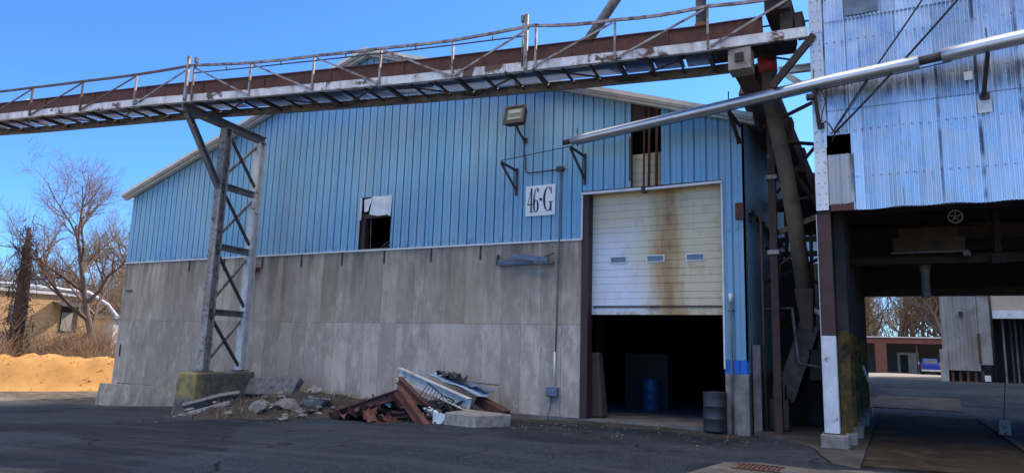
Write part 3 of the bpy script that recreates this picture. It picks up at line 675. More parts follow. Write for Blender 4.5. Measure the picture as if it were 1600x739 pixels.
# conduit from the floodlight to the socket box
cn = root('electrical_conduit', (-7.95, YF, .5), 'thin grey conduit running from the floodlight across the siding down to a socket box', 'conduit')
MB().tube([(-9.12, YF-.03, 7.6), (-9.10, YF-.03, 7.3), (-9.06, YF-.035, 7.15)], .012, 6).tube([(-9.06, YF-.035, 7.15), (-9.06, YF-.035, 6.82), (-9.02, YF-.035, 6.73), (-8.92, YF-.035, 6.70), (-7.8, YF-.035, 6.72)], .018, 6).build('upper_run', M['dark_steel'], cn)
MB().tube([(-7.94, YF-.07, 6.70), (-7.94, YF-.07, 4.7), (-7.97, YF-.05, 3.0), (-8.0, YF-.05, .78)], .02, 6).build('down_run', M['grey_steel'], cn)
MB().tube([(-8.0, YF-.055, 1.7), (-8.0, YF-.055, .78)], .028, 6).build('sleeve', M['white_trim'], cn)
MB().box(-8.05, -7.86, YF-.12, YF-.003, 6.66, 6.78).build('junction', M['dark_steel'], cn)
MB().box(-8.2, -7.88, YF-.16, YF-.003, .54, .78).box(-8.18, -7.9, YF-.175, YF-.162, .56, .70).build('socket_box', M['blue_steel'], cn, bevel=.01)
MB().tube([(-8.05, YF-.08, .54), (-8.06, YF-.12, .3), (-8.12, YF-.15, .05), (-8.1, YF-.2, -.05)], .01, 5).build('loose_wire', M['black'], cn)
# vertical conduit beside the door
vc = root('vent_pipe', (-3.41, YF-.08, 0), 'slim vertical pipe with pale cap on the right door pier', 'pipe')
MB().tube([(-3.41, YF-.08, -.05), (-3.40, YF-.08, 3.0)], .028, 8).build('tube', M['grey_steel'], vc)
MB().tube([(-3.40, YF-.08, 2.98), (-3.40, YF-.08, 3.2)], .05, 8).build('cap', M['white_trim'], vc)
MB().box(-3.47, -3.33, YF-.06, YF-.014, 2.78, 2.81).build('clamp', M['dark_steel'], vc)
# track box at the corner
tb = root('door_track', (-3.1, YF, 5.2), 'short rusty sliding door track on the corner of the blue warehouse', 'door track')
MB().box(-3.25, -3.05, YF-.10, YF-.035, 4.98, 5.40).build('end_plate', M['brown'], tb, bevel=.02)
MB().bar((-2.93, YF, 5.2), (-2.93, 24, 5.2), .06, .10).build('rail', M['dark_steel'], tb)
for i in range(4): MB().box(-3.035, -2.88, YF+.5+1.5*i, YF+.58+1.5*i, 5.02, 5.3).build('hanger', M['dark_steel'], tb)
# leaning flat plank/post by the corner
MB().box(-2.98, -2.80, 17.55, 17.72, -.2, 2.0).build('square_post', M['grey_steel'], origin=(-2.9, 17.6, -.1))
tag(bpy.data.objects['square_post'], 'short grey square post standing against the warehouse corner', 'post')
# beam bolted to the concrete wall
bs = root('wall_beam', (-9, YF, 4.06), 'blue-grey steel channel bracket bolted on the concrete wall', 'steel bracket')
MB().bar((-9.84, YF-.05, 4.10), (-8.1, YF-.05, 4.10), .09, .06).bar((-9.8, YF-.1, 4.17), (-8.7, YF-.1, 4.13), .02, .12).build('channel', M['blue_steel'], bs)
MB().channel((-9.33, YF-.28, 4.30), (-8.12, YF-.34, 4.14), .10, .14, 1).build('arm', M['blue_steel'], bs)
MB().bar((-9.86, YF-.06, 4.07), (-9.84, YF-.06, 4.38), .06, .06).bar((-8.5, YF-.1, 4.22), (-8.06, YF-.1, 4.36), .03, .03).build('end_lug', M['dark_steel'], bs)

# ------------------------------------------------------------------ silver pipe and its brackets
sp_ = root('silver_pipe', (-1.2, 15.0, 6.9), 'long silver jacketed pipe slung from the blue warehouse to the corrugated mill', 'pipe')
PIPE = [(-8.5, 16.80, 7.19), (-7.46, 16.75, 7.30), (-3.06, 16.05, 7.475), (-2.05, 15.5, 7.37), (-1.2, 15.06, 7.305), (.62, 14.85, 7.375), (1.05, 14.80, 7.405), (1.75, 14.70, 7.45), (2.33, 14.62, 7.47), (6.5, 14.2, 7.70)]
def pt(x):
    n = len(PIPE)
    for i in range(n-1):
        if x <= PIPE[i+1][0] or i == n-2:
            a, b_ = Vector(PIPE[i]), Vector(PIPE[i+1]); return a.lerp(b_, (x-a.x)/(b_.x-a.x))
MB().tube([pt(-7.36+i*(0.68+7.36)/14) for i in range(15)], .125, 18).build('jacket', M['silver'], sp_)
MB().tube([pt(1.05), pt(1.8), pt(3), pt(4.5), pt(6.5), Vector((6.9, 14.3, 7.72)), Vector((7.1, 14.6, 7.73)), Vector((7.12, 15.32, 7.73))], .135, 18).build('jacket', M['silver'], sp_)
MB().tube([pt(.60), pt(1.15)], .085, 14).build('bare_pipe', M['dark_steel'], sp_)
MB().tube([pt(-7.62), pt(-7.30)], .075, 12).build('pipe_end', M['dark_steel'], sp_)
MB().tube([pt(-7.2+i*.7)+Vector((0, -.02, -.155)) for i in range(13)], .012, 5).build('carrier_wire', M['black'], sp_)
def tri_bracket(name, tipx, tipy, tipz, wx, wy, wz1, wz2, label, m=M['dark_steel'], hanger=None):
    t = root(name, (wx, wy, wz2), label, 'pipe bracket', 'pipe brackets on the walls')
    MB().bar((wx, wy-.01, wz1), (tipx, tipy, tipz), .06, .05).build('top_arm', m, t)
    MB().bar((tipx, tipy, tipz-.02), (wx, wy-.02, wz2), .055, .045).build('strut', m, t)
    MB().bar((wx, wy-.025, wz1+.08), (wx, wy-.025, wz2-.14), .06, .05, (0, 1, 0)).build('wall_leg', m, t)
    if hanger: MB().tube([hanger+Vector((0, 0, -.2)), hanger+Vector((0, 0, .32))], .014, 6).build('hanger_rod', m, t)
    return t
tri_bracket('pipe_bracket', -9.52, 16.72, 6.93, -9.33, YF-.01, 6.80, 6.22, 'dark triangular bracket left of the floodlight conduit, carrying only a wire')
tri_bracket('pipe_bracket', -7.36, 16.62, 7.10, -7.22, YF-.01, 7.00, 6.35, 'dark triangular bracket holding the left end of the silver pipe', hanger=pt(-7.2))
def arm_bracket(tip, bot, label, up=None):
    t = root('pipe_bracket', tuple(bot), label, 'pipe bracket', 'pipe brackets on the walls')
    MB().bar(tip, bot, .07, .09, (0, 1, 0)).build('strut', M['dark_rust'], t)
    MB().bar((bot[0]-.02, bot[1], bot[2]), (bot[0]+.06, bot[1]+.06, bot[2]), .14, .12).build('foot', M['dark_steel'], t)
    h = Vector(tip); MB().tube([h+Vector((0, -.02, -.05)), h+Vector((0, -.02, .48))], .014, 6).build('hanger_rod', M['dark_steel'], t)
    MB().bar(tip, (tip[0]+.03, bot[1], tip[2]+.02), .06, .06).build('top_arm', M['dark_steel'], t)
v = pt(-3.12); arm_bracket((v.x, v.y+.02, v.z-.16), (-3.13, YF-.06, 6.95), 'brown strut bracket under the silver pipe at the warehouse corner')
v = pt(-1.2); arm_bracket((v.x, v.y, v.z-.16), (-1.15, 15.24, 6.45), 'brown strut bracket under the silver pipe at the mill corner')
v = pt(1.76); arm_bracket((v.x, v.y, v.z-.16), (1.70, 15.22, 6.66), 'brown strut bracket under the silver pipe on the corrugated mill front')
MB().tube([(-9.52, 16.72, 6.97), (-9.0, 16.73, 7.02), (-8.2, 16.74, 7.09), (-7.3, 16.68, 7.14)], .014, 5).build('guy_wire', M['black'], origin=(-8.4, 16.7, 7.0))
tag(bpy.data.objects['guy_wire'], 'thin dark wire stretched between two wall brackets above the sign', 'wire')

# ------------------------------------------------------------------ mill building (right)
ml = root('mill_building', (4, 15.3, 0), 'tall silver corrugated mill raised above a drive-through passage', 'mill building')
YM = 15.3; MX1 = 13.0; MZ = 18.5; YMB = 27.0
def corrugated(mb, x0, x1, z0, z1, y, pitch=.0725, amp=.022, zfun=None, nz=1):
    n = max(2, int((x1-x0)/pitch)*6); vs = []
    for i in range(n+1):
        x = x0+(x1-x0)*i/n; d = amp*math.sin(2*math.pi*(x-x0)/pitch)
        for j in range(nz+1):
            zb = z0 if not zfun else zfun(x)
            z = zb+(z1-zb)*j/nz
            vs.append((x, y+d+.010*mnoise.noise(Vector((x*1.3, z*.5, 2))), z))
    k = nz+1
    mb.add(vs, [(k*i+j, k*i+k+j, k*i+k+j+1, k*i+j+1) for i in range(n) for j in range(nz)], True)
c = MB(); corrugated(c, -.58, MX1, 4.66, 8.75, YM, nz=8, zfun=lambda x: 4.665+.012*math.sin(x*7)+.01*math.sin(x*2.3)); corrugated(c, -.60, MX1, 8.70, MZ, YM-.018, nz=10); c.build('front_cladding', M['corr'], ml)
c = MB(); corrugated(c, -1.03, -.575, 6.24, 8.75, YM-.006, nz=4); corrugated(c, -1.03, -.59, 8.7, MZ, YM-.02, nz=8); c.build('edge_cladding', M['corr'], ml)
c = MB(); corrugated(c, -1.05, -.56, 4.80, 5.82, YM-.025, pitch=.082, amp=.013, nz=3, zfun=lambda x: 4.79+.03*math.sin(x*9)); c.build('patch_sheet', M['corr_patch'], ml)
MB().box(-1.27, -1.035, YM-.045, YM-.03, 4.68, 5.98).box(-1.27, -1.262, YM-.028, YM+.25, 4.68, 5.98).build('corner_flashing', M['white_sheet'], ml)
MB().box(-1.26, -1.02, YM-.04, YM-.028, 5.985, 8.6).box(-1.27, -1.01, YM-.05, YM-.041, 8.5, MZ).box(-1.27, -1.262, YM-.026, YM+.25, 5.985, MZ).build('corner_flashing', M['corr_trim'], ml)
rv = MB()
for i in range(60):
    z = 4.8+i*.22
    for xx in (-1.20, -1.08): rv.lathe((xx, YM-.047, z), [(.012, 0), (.010, -.008), (.001, -.011)], 6, 'Y')
rv.build('rivets', M['dark_steel'], ml)
MB().box(-1.0, -.575, YM-.04, YM-.022, 4.655, 4.795).build('brown_plate', M['brown'], ml)
MB().box(-.59, .05, YM-.052, YM-.036, 8.76, 9.3).build('upper_patch', M['blue_steel'], ml)
MB().box(1.60, 1.82, YM-.035, YM-.02, 6.35, 6.62).build('bright_plate', M['white_sheet'], ml)
MB().box(1.42, 1.56, YM-.04, YM-.018, 7.03, 7.2).build('bolt_plate', M['white_sheet'], ml)
# rest of the shell
MB().box(-1.262, -1.22, YM+.26, YMB, 4.70, MZ).build('side_wall', M['corr_trim'], ml)
MB().box(MX1-.1, MX1, YM+.03, YMB, 0, MZ).build('end_wall', M['corr_trim'], ml)
MB().box(-1.262, MX1, YMB+.003, YMB+.12, 3.90, MZ).build('rear_wall', M['corr_trim'], ml)
MB().box(-1.3, MX1+.1, YM-.1, YMB+.2, MZ+.003, MZ+.2).build('roof', M['roof'], ml)
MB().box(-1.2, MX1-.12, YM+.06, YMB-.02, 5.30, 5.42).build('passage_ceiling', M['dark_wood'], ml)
MB().ibeam((-1.2, YM+.15, 4.80), (MX1-.12, YM+.15, 4.80), .18, .28).build('front_beam', M['maroon'], ml)
for yy in (17.2, 21.3, 23.5, 25.5):
    MB().ibeam((-1.2, yy, 5.1), (MX1-.12, yy, 5.1), .2, .36).build('ceiling_beam', M['dark_steel'], ml)
MB().ibeam((-1.2, 19.0, 4.10), (MX1-.12, 19.0, 4.06), .16, .20).build('cross_beam', M['dark_rust'], ml)
MB().ibeam((-1.2, 26.7, 4.02), (MX1-.12, 26.8, 4.0), .16, .24).build('rear_beam', M['dark_steel'], ml)
MB().box(-1.21, MX1-.12, YMB-.06, YMB-.01, 3.92, 5.29).build('rear_shade_panel', M['dark_wood'], ml)  # dark panel added so the rear of the passage reads as shaded
# corner column
MB().box(-1.28, -1.02, YM+.02, YM+.28, .30, 2.166).box(-1.285, -1.275, YM+.0, YM+.3, .3, 4.6).build('column_base', M['white_sheet'], ml)
MB().box(-1.27, -1.02, YM+.02, YM+.28, 2.17, 4.66).build('corner_column', M['maroon'], ml)
MB().box(-1.35, -.86, YM-.12, YM+.45, -.2, .28).build('column_plinth', M['concrete'], ml, bevel=.02)
MB().box(-1.30, -.93, YM-.03, YM+.33, .282, .302).build('base_plate', M['dark_steel'], ml)
# passage side wall: planks above, yellow lining below, row of posts on plinths
pw = MB(); py = YM+.45; 
while py < YMB-.1:
    pw.box(-1.18-.02*random.random(), -1.12, py, py+.225, 2.35, 5.28); py += .23
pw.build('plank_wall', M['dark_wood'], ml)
pw = MB(); py = YM+.45
while py < YMB-.1:
    pw.box(-1.17-.03*random.random(), -1.10+.015*random.random(), py, py+.285, .25+.1*random.random(), 2.345); py += .3
pw.build('yellow_boards', M['yellow_post'], ml)
for i, yy in enumerate((16.35, 17.9, 19.6, 21.4, 23.2, 25.0, 26.8)):
    MB().ibeam((-.93, yy, .25), (-.93, yy, 2.3), .20, .22, (0, 1, 0)).build('post_base', M['yellow_post'], ml)
    MB().ibeam((-.93, yy, 2.305), (-.93, yy, 5.0), .20, .22, (0, 1, 0)).build('post', M['dark_steel'], ml)
    MB().box(-1.15, -.76+.05*(i % 2), yy-.25, yy+.25, 0, .25).build('post_plinth', M['concrete'], ml, bevel=.02)
MB().bar((-.80, 22.0, 1.55), (-.72, 22.6, 1.15), .03, .12).build('loose_bracket', M['white_sheet'], ml)
for xx in (4.9, 9.0):
    for yy in (YM+.15, 21, 26.8): MB().ibeam((xx, yy, 0), (xx, yy, 5.0), .25, .25).build('inner_column', M['maroon'], ml)
# machinery under the floor
hp = MB().box(.08, 1.51, 18.6, 19.6, 4.22, 4.56).box(.20, 1.40, 18.7, 19.5, 4.565, 4.80).build('hopper', M['hopper'], ml)
MB().box(.03, 1.57, 18.55, 18.6, 4.19, 4.23).box(1.46, 1.6, 18.54, 18.9, 4.1, 4.2).build('hopper_rim', M['grey_steel'], hp)
hw = MB(); hw.tube([(1.35+.14*math.cos(t*math.pi/10), 18.45, 4.98+.14*math.sin(t*math.pi/10)) for t in range(21)], .016, 8, cap=False)
for kk in range(5): hw.tube([(1.35, 18.45, 4.98), (1.35+.14*math.cos(kk*1.2566+.3), 18.45, 4.98+.14*math.sin(kk*1.2566+.3))], .011, 6)
hw.tube([(1.35, 18.42, 4.98), (1.35, 18.75, 4.98)], .025, 8); hw.build('handwheel', M['white_sheet'], ml)
MB().lathe((.72, 19.6, 3.25), [(.10, 0), (.10, .5), (.16, .9)], 14).build('discharge_spout', M['grey_steel'], ml)
MB().bar((1.98, 19, 5.1), (2.15, 19, 4.2), .07, .07).bar((2.15, 18.9, 4.2), (2.15, 18.9, 5.1), .12, .1).box(2.0, 2.3, 18.8, 19.0, 3.95, 4.15).build('hanger_frame', M['dark_rust'], ml)
# power cables down to the hole in the mill corner
def cable(pts, r, label):
    o = MB().tube(pts, r, 6).build('power_cable', M['black'], origin=pts[0]); tag(o, label, 'cable', 'cables over the mill front'); return o
def sag(a, b, s, n=10): 
    a = Vector(a); b = Vector(b); return [a.lerp(b, i/n)-Vector((0, 0, 4*s*(i/n)*(1-i/n))) for i in range(n+1)]
cable(sag((-.86, 15.2, 6.26), (2.6, 14.2, 9.7), .10)+[(4.3, 14.7, 11.2), (5.6, 15.28, 12.4)], .022, 'thicker black cable from the hole in the mill corner, lower of two long ones')
cable(sag((-.90, 15.2, 6.27), (-.12, 14.95, 7.35), -.02)+sag((-.12, 14.95, 7.35), (1.75, 14.2, 9.8), .04)[1:]+[(3.4, 14.7, 11.8), (4.6, 15.28, 13.2)], .016, 'black cable crossing the silver pipe with a kink, upper of two long ones')
cable(sag((-.93, 15.22, 6.24), (-.18, 15.0, 7.25), .03), .009, 'thin short black wire rising from the mill hole to the silver pipe')
cable([(-1.10, 15.2, 6.45), (-1.02, 15.12, 6.5), (-.95, 15.1, 6.42), (-.86, 15.12, 6.22), (-.92, 15.15, 6.05)], .014, 'loose looped black cable end at the mill hole')
cable([(-1.18, 15.05, 7.2), (-1.06, 15.02, 7.15), (-1.0, 15.05, 6.9), (-1.06, 15.08, 6.7), (-1.12, 15.2, 6.5)], .010, 'coiled black wire hanging at the bracket on the mill corner')
MB().box(-1.36, -1.2, 15.0, 15.14, 6.98, 7.1).build('lamp_bracket', M['black'], origin=(-1.28, 15.07, 6.98), bevel=.02)
tag(bpy.data.objects['lamp_bracket'], 'small black fitting hanging beside the mill corner below the silver pipe', 'fitting')

# ------------------------------------------------------------------ conveyor gantry and its tower
TH = R_(7); GV = Vector((math.cos(TH), math.sin(TH), 0)); NV = Vector((-GV.y, GV.x, 0)); GF = Vector((-18.67, 13.12, 0))
ZS = [(-26, 9.75), (-8.35, 9.06), (-1.2, 8.89), (2.8, 8.71), (7.9, 8.54), (11.7, 8.47), (15.1, 8.42), (17.5, 8.46)]
def zb(s):
    for (a, za), (b, zb_) in zip(ZS, ZS[1:]):
        if s <= b: return za+(zb_-za)*(s-a)/(b-a)
    return ZS[-1][1]
def gp(s, off, dz): v = GF+GV*s+NV*off; return Vector((v.x, v.y, zb(s)+dz))
ga = root('conveyor_gantry', tuple(gp(0, 0, 0)), 'long rusty overhead conveyor walkway with railings crossing in front of the blue warehouse', 'conveyor')
S0, S1 = -24., 17.5
SEG = [S0, -16, -8.35, -4, -1.2, .2, 2.8, 5.3, 7.9, 10, 11.7, 13.4, 15.1, 17.5]
def run(name, off0, off1, d0, d1, m, s0=S0, s1=S1, parent=None, mb=None):
    mb2 = mb or MB(); ss = [s0]+[s for s in SEG if s0 < s < s1]+[s1]; vs = []
    for s in ss: vs += [gp(s, off0, d0), gp(s, off1, d0), gp(s, off1, d1), gp(s, off0, d1)]
    fs = [(4*i+a, 4*i+(a+1) % 4, 4*i+4+(a+1) % 4, 4*i+4+a) for i in range(len(ss)-1) for a in range(4)]
    n = len(ss); fs += [(3, 2, 1, 0), (4*n-4, 4*n-3, 4*n-2, 4*n-1)]
    mb2.add(vs, fs)
    return mb2 if mb is not None else mb2.build(name, m, parent or ga)
m_ = MB(); run('', 0, .02, .02, .20, None, mb=m_); run('', -.0, .10, .203, .225, None, mb=m_); run('', 0, .10, .0, .018, None, mb=m_); m_.build('side_beam', M['beam_white'], ga)
m_ = MB(); run('', 1.5, 1.52, .02, .20, None, mb=m_, s1=15.9); run('', 1.42, 1.52, .203, .225, None, mb=m_, s1=15.9); run('', 1.42, 1.52, 0, .018, None, mb=m_, s1=15.9); m_.build('side_beam', M['grey_steel'], ga)
run('trough', .34, .37, .24, .74, M['brown'], s1=16.6); run('trough', 1.02, 1.05, .30, .52, M['brown'], s1=16.6)
m_ = MB(); run('', .30, .40, .742, .765, None, mb=m_, s1=16.6)
s = S0+.9
while s < 16.5:
    p0 = gp(s, .325, .26); p1 = gp(s, .325, .74); m_.bar(p0, p1, .05, .02, tuple(NV)); s += 2.35
m_.build('trough_flange', M['brown'], ga)
run('conveyor_belt', .45, .98, .55, .57, M['black'], s1=16.6)
# corrugated deck panels with daylight slots between them
dk = MB(); s = S0+.1; i = 0
while s < 15.3:
    L_ = .74 if i % 3 else .70
    n = 26; vs = []
    for k in range(n+1):
        o = .12+k*(1.40-.12)/n
        for t in (0, 1):
            q = gp(s+t*(L_-.012), o, .232+.014*math.sin(o*2*math.pi/.0985)+.004*(i % 2)); vs.append(q)
    dk.add(vs, [(2*k, 2*k+2, 2*k+3, 2*k+1) for k in range(n)], True)
    s += .745; i += 1
dk.build('deck', M['deck'], ga)
run('end_deck', .12, 1.40, .24, .26, M['dark_steel'], s0=15.35, s1=17.3)
POSTS = [-22.6, -20.3, -18.2, -15.9, -13.6, -11.3, -9.2, -6.83, -4.4, -2.0, .25, 2.55, 4.78, 6.95, 9.11, 11.25, 13.34, 15.45]
for j, s in enumerate(POSTS):
    MB().bar(gp(s, .11, .09)-Vector((0, 0, .0)), gp(s, 1.41, .09), .09, .10).build('joist', M['dark_steel'], ga)
    nxt = POSTS[j+1] if j+1 < len(POSTS) else 17.4
    for t in (1/3, 2/3):
        q = s+(nxt-s)*t; MB().bar(gp(q, .11, .12), gp(q, 1.41, .12), .045, .06).build('joist', M['dark_steel'], ga)
    a, b_ = (.11, 1.41) if j % 2 else (1.41, .11)
    MB().bar(gp(s+.08, a, .06), gp(nxt-.08, b_, .06), .035, .035).build('deck_brace', M['dark_steel'], ga)
# railing
RZ = [1.02]*len(POSTS)
rh = {s: 1.02 for s in POSTS}; rh[11.25] = 1.13; rh[9.11] = 1.0; rh[13.34] = .99; rh[15.45] = 1.02; rh[.25] = 1.13
for s in POSTS:
    m_ = MB(); tall = 1.45 if s in (.25, 11.25) else rh[s]
    if s in (.25, 11.25):
        m_.bar(gp(s-.14, -.03, .02), gp(s-.14, -.03, tall), .09, .07, tuple(NV)); m_.bar(gp(s+.12, -.03, .02), gp(s+.12, -.03, tall-.28), .05, .05, tuple(NV))
    else: m_.bar(gp(s, -.03, .02), gp(s, -.03, tall), .05, .05, tuple(NV))
    m_.build('rail_post', M['rail'] if s > -3 else M['rail_rust'], ga)
m_ = MB(); pts = [gp(S0, -.03, 1.03)]+[gp(s, -.03, rh[s]+.01) for s in POSTS]+[gp(17.45, -.03, 1.0)]
fine = []
for a, b_ in zip(pts, pts[1:]): fine += [a.lerp(b_, t/4)-Vector((0, 0, .05*math.sin(math.pi*t/4)*(1 if a.x > -9 else .2))) for t in range(4)]
fine.append(pts[-1])
kq = [i for i, p in enumerate(fine) if p.x > -18.6][0]
for a, b_ in zip(fine[:kq], fine[1:kq+1]): m_.bar(a, b_, .05, .07)
m_.build('top_rail', M['rail_rust'], ga)
m_ = MB()
for a, b_ in zip(fine[kq:], fine[kq+1:]): m_.bar(a, b_, .05, .07)
m_.build('top_rail', M['rail'], ga)
for j, s in enumerate(POSTS):
    if j+1 < len(POSTS): n_ = POSTS[j+1]
    else: n_ = 17.6
    if s < .2 or s >= 9: a, b_ = gp(s+.05, -.03, .06), gp(n_-.06, -.03, (rh.get(n_, 1.15))-.05)
    else: a, b_ = gp(s+.08, -.03, rh[s]-.06), gp(n_-.05, -.03, .06)
    MB().bar(a, b_, .022, .05).build('rail_brace', M['rail'] if s > -3 else M['rail_rust'], ga)
m_ = MB(); q = [gp(s, 0., .90) for s in (.3, 2.5, 4.8, 7, 9.1, 11.1)]; m_.tube(q, .018, 6)
for s in (1.6, 3.6, 5.8, 8.0, 10.2): m_.bar(gp(s, 0, .88), gp(s, 0, 1.0), .03, .03)
m_.build('conduit', M['dark_steel'], ga)
m_ = MB(); m_.tube([gp(s, 1.25, .93) for s in (S0, -12, -4, 2, 8, 12, 17.6)], .022, 6); m_.build('far_rail', M['dark_steel'], ga)
for s in (-13.6, -6.83, .25, 6.95, 13.34): MB().bar(gp(s, 1.25, .24), gp(s, 1.25, .93), .04, .04).build('far_rail_post', M['dark_steel'], ga)
m_ = MB(); p = gp(.42, -.03, 1.22); m_.box(p.x-.05, p.x+.05, p.y-.05, p.y+.05, p.z, p.z+.14); m_.tube([gp(.42, -.03, 1.05), gp(.42, -.03, 1.25)], .02, 6); m_.build('switch_box', M['grey_steel'], ga)
m_ = MB(); p = gp(11.02, -.05, 1.25); m_.box(p.x-.035, p.x+.035, p.y-.04, p.y+.04, p.z, p.z+.17); m_.tube([gp(11.02, -.03, .1), gp(11.02, -.03, 1.26)], .02, 6); m_.build('switch_box', M['grey_steel'], ga)
MB().tube([gp(-9.4, 1.5, .2), gp(-9.4, 1.5, 1.35)], .06, 8).build('white_vent', M['white_trim'], ga)
# far end: drive housing, tail gear box, bracket
MB().box(*[f for f in (-2.15, -1.62, 15.18, 16.3, 9.16, 9.46)]).build('drive_housing', M['dark_rust'], ga)
MB().box(-1.86, -1.60, 15.35, 16.2, 8.70, 9.155).box(-1.56, -1.40, 15.4, 16.0, 8.72, 9.12).build('drive_housing', M['dark_rust'], ga)
p = gp(16.1, 0, 0)
bx = MB(); bx.box(p.x-.24, p.x+.24, p.y+.04, p.y+.5, 7.92, 8.40); bx.build('gear_box', M['gear'], ga)
MB().box(p.x-.09, p.x+.09, p.y+.0, p.y+.037, 8.08, 8.28).build('gear_cover', M['dark_rust'], ga)
m_ = MB(); m_.ibeam(gp(17.62, .0, .0), gp(16.75, .1, -1.0), .14, .14, tuple(NV)); m_.build('end_bracket', M['dark_rust'], ga)
MB().ibeam(gp(16.9, .5, -.5), gp(17.6, .5, -.5), .12, .16).build('end_tie', M['white_rust'], ga)
MB().bar(gp(17.0, .5, -.55), gp(17.5, .5, -1.0), .05, .12).build('end_tie', M['white_rust'], ga)
# spouts that feed the belt from the mill
def spout(pts, r, label, parts):
    t = root('feed_spout', tuple(pts[0]), label, 'spout')
    MB().tube(pts, r, 16).build('pipe', parts[0], t)
    a = Vector(pts[0]); b_ = Vector(pts[1]); d = (b_-a).normalized()
    MB().tube([a, a+d*.42], r*1.18, 16).build('collar', parts[1], t); return t
spout([(-6.62, 15.35, 9.05), (-5.66, 15.5, 10.45), (-1.22, 16.6, 16.5)], .125, 'grey slanting feed spout rising from the conveyor trough towards the mill', (M['grey_steel'], M['brown']))
spout([(-3.63, 15.62, 8.95), (-3.61, 15.62, 12.2), (-1.22, 16.4, 15.4)], .125, 'upright grey feed spout standing in the conveyor trough near the mill', (M['grey_steel'], M['brown']))

# support tower
PU = Vector((-.2, 1.68, 0)).normalized(); LA = Vector((-18.9, 14.98, .8)); LB = Vector((-19.08, 16.56, .8))
tw = root('support_tower', (-19, 15.7, .8), 'braced two-legged steel tower carrying the conveyor on a concrete pier', 'tower')
MB().ibeam(LA, LA+Vector((0, 0, 7.78)), .26, .28, tuple(PU)).build('leg', M['leg_paint'], tw)
MB().ibeam(LB, LB+Vector((0, 0, 7.72)), .26, .28, tuple(PU)).build('leg', M['white_rust'], tw)
cpa = LA-PU*1.86; cpb = LB+PU*.16
MB().ibeam((cpa.x, cpa.y, 8.71), (cpb.x, cpb.y, 8.66), .26, .24).build('cap_beam', M['grey_steel'], tw)
MB().ibeam((cpa+PU*.22)+Vector((0, 0, 7.78)), LA-PU*.12+Vector((0, 0, 5.8)), .16, .17, tuple(PU)).build('knee_strut', M['grey_steel'], tw)
for z in (6.68, 4.70, 2.62):
    MB().ibeam((LA.x, LA.y, z), (LB.x, LB.y, z), .16, .20).build('cross_beam', M['grey_steel'], tw)
for a, b_ in ((8.42, 6.95), (6.5, 4.95), (4.5, 2.88), (2.46, .95)):
    MB().bar((LA+PU*.1)+Vector((.02, 0, a-.8)), (LB-PU*.12)+Vector((.02, 0, b_-.8)), .07, .08, tuple(PU)).build('cross_brace', M['dark_steel'], tw)
    MB().bar((LB-PU*.12)+Vector((-.06, 0, a-.85)), (LA+PU*.1)+Vector((-.06, 0, b_-.75)), .06, .08, tuple(PU)).build('cross_brace', M['grey_steel'], tw)
for LL in (LA, LB): MB().box(LL.x-.2, LL.x+.2, LL.y-.22, LL.y+.22, .785, .812).build('base_plate', M['dark_steel'], tw)
pi = MB(); c0 = Vector((-17.0, 13.29, 0)); 
u_ = PU; w_ = Vector((-u_.y, u_.x, 0))
# pier centred under the legs
pc = (LA+LB)/2; pc.z = 0
def pq(a, b_, z): v = pc+u_*a+w_*b_; return (v.x, v.y, z)
pi.hexa([pq(-1.50, -.44, -1.0), pq(1.15, -.44, -1.2), pq(1.15, .44, -1.2), pq(-1.50, .44, -1.0), pq(-1.40, -.36, .75), pq(1.12, -.36, .76), pq(1.12, .36, .76), pq(-1.40, .36, .75)])
pi.build('concrete_pier', M['pier'], origin=pq(0, 0, -.5), bevel=.05)
tag(bpy.data.objects['concrete_pier'], 'large concrete footing block with faded yellow paint under the steel tower', 'footing')

# ------------------------------------------------------------------ gap between warehouse and mill
MB().box(-2.475, -2.31, 17.22, 17.42, .03, 8.6).build('rusty_post', M['rusty_post'], origin=(-2.4, 17.3, .03))
tag(bpy.data.objects['rusty_post'], 'tall rusty steel post with flaked white spots between warehouse and mill', 'post')
wp = [(-2.505, -2.40, 1.9, 2.2), (-2.44, -2.295, 2.75, 2.95), (-2.45, -2.295, 3.5, 3.75)]
dc = root('discharge_pipe', (-1.75, 17.2, 3.0), 'thick tan discharge pipe with red collar descending from the conveyor end', 'pipe')
MB().tube([(-2.30, 16.5, 8.75), (-2.25, 16.5, 7.55), (-2.05, 16.7, 6.3), (-1.88, 16.9, 4.9), (-1.72, 17.0, 3.2)], [.175, .175, .175, .18, .18], 18).build('pipe_body', M['tan_pipe'], dc)
MB().tube([(-2.31, 16.5, 8.66), (-2.295, 16.5, 8.27)], .215, 18).build('collar', M['red'], dc)
MB().hexa([(-1.80, 16.9, 2.35), (-1.58, 16.9, 2.3), (-1.58, 17.15, 2.3), (-1.80, 17.15, 2.35), (-1.92, 16.8, 3.25), (-1.53, 16.8, 3.25), (-1.53, 17.25, 3.25), (-1.92, 17.25, 3.25)]).build('outlet_box', M['dark_rust'], dc)
ic = root('inclined_chute', (-1.7, 20, 4.5), 'dark covered incline running from under the conveyor end down behind the tan pipe', 'chute')
c0 = Vector((-2.72, 17.3, 8.35)); c1 = Vector((-1.80, 22.0, 5.5))
MB().bar(c0, c1, .75, .50).build('trunk_casing', M['dark_steel'], ic)
MB().bar((-2.78, 16.55, 8.45), (-2.35, 17.5, 7.5), .46, .40).build('boot', M['dark_rust'], ic)
for t in (.3, .5, .7, .9):
    v = c0.lerp(c1, t); MB().box(v.x+.1, v.x+.42, v.y-.25, v.y+.25, v.z-.35, v.z+.30+.1*(t > .6)).build('cover_plate', M['dark_rust'], ic)
cs = MB(); corr_pts = []
n = 40; vs = []
for i in range(n+1):
    y = 17.6+i*.14
    for x_, z_ in ((-3.05, 8.0), (-2.45, 7.45)): vs.append((x_, y, z_+.03*math.sin(i*1.57)-.03*i/4))
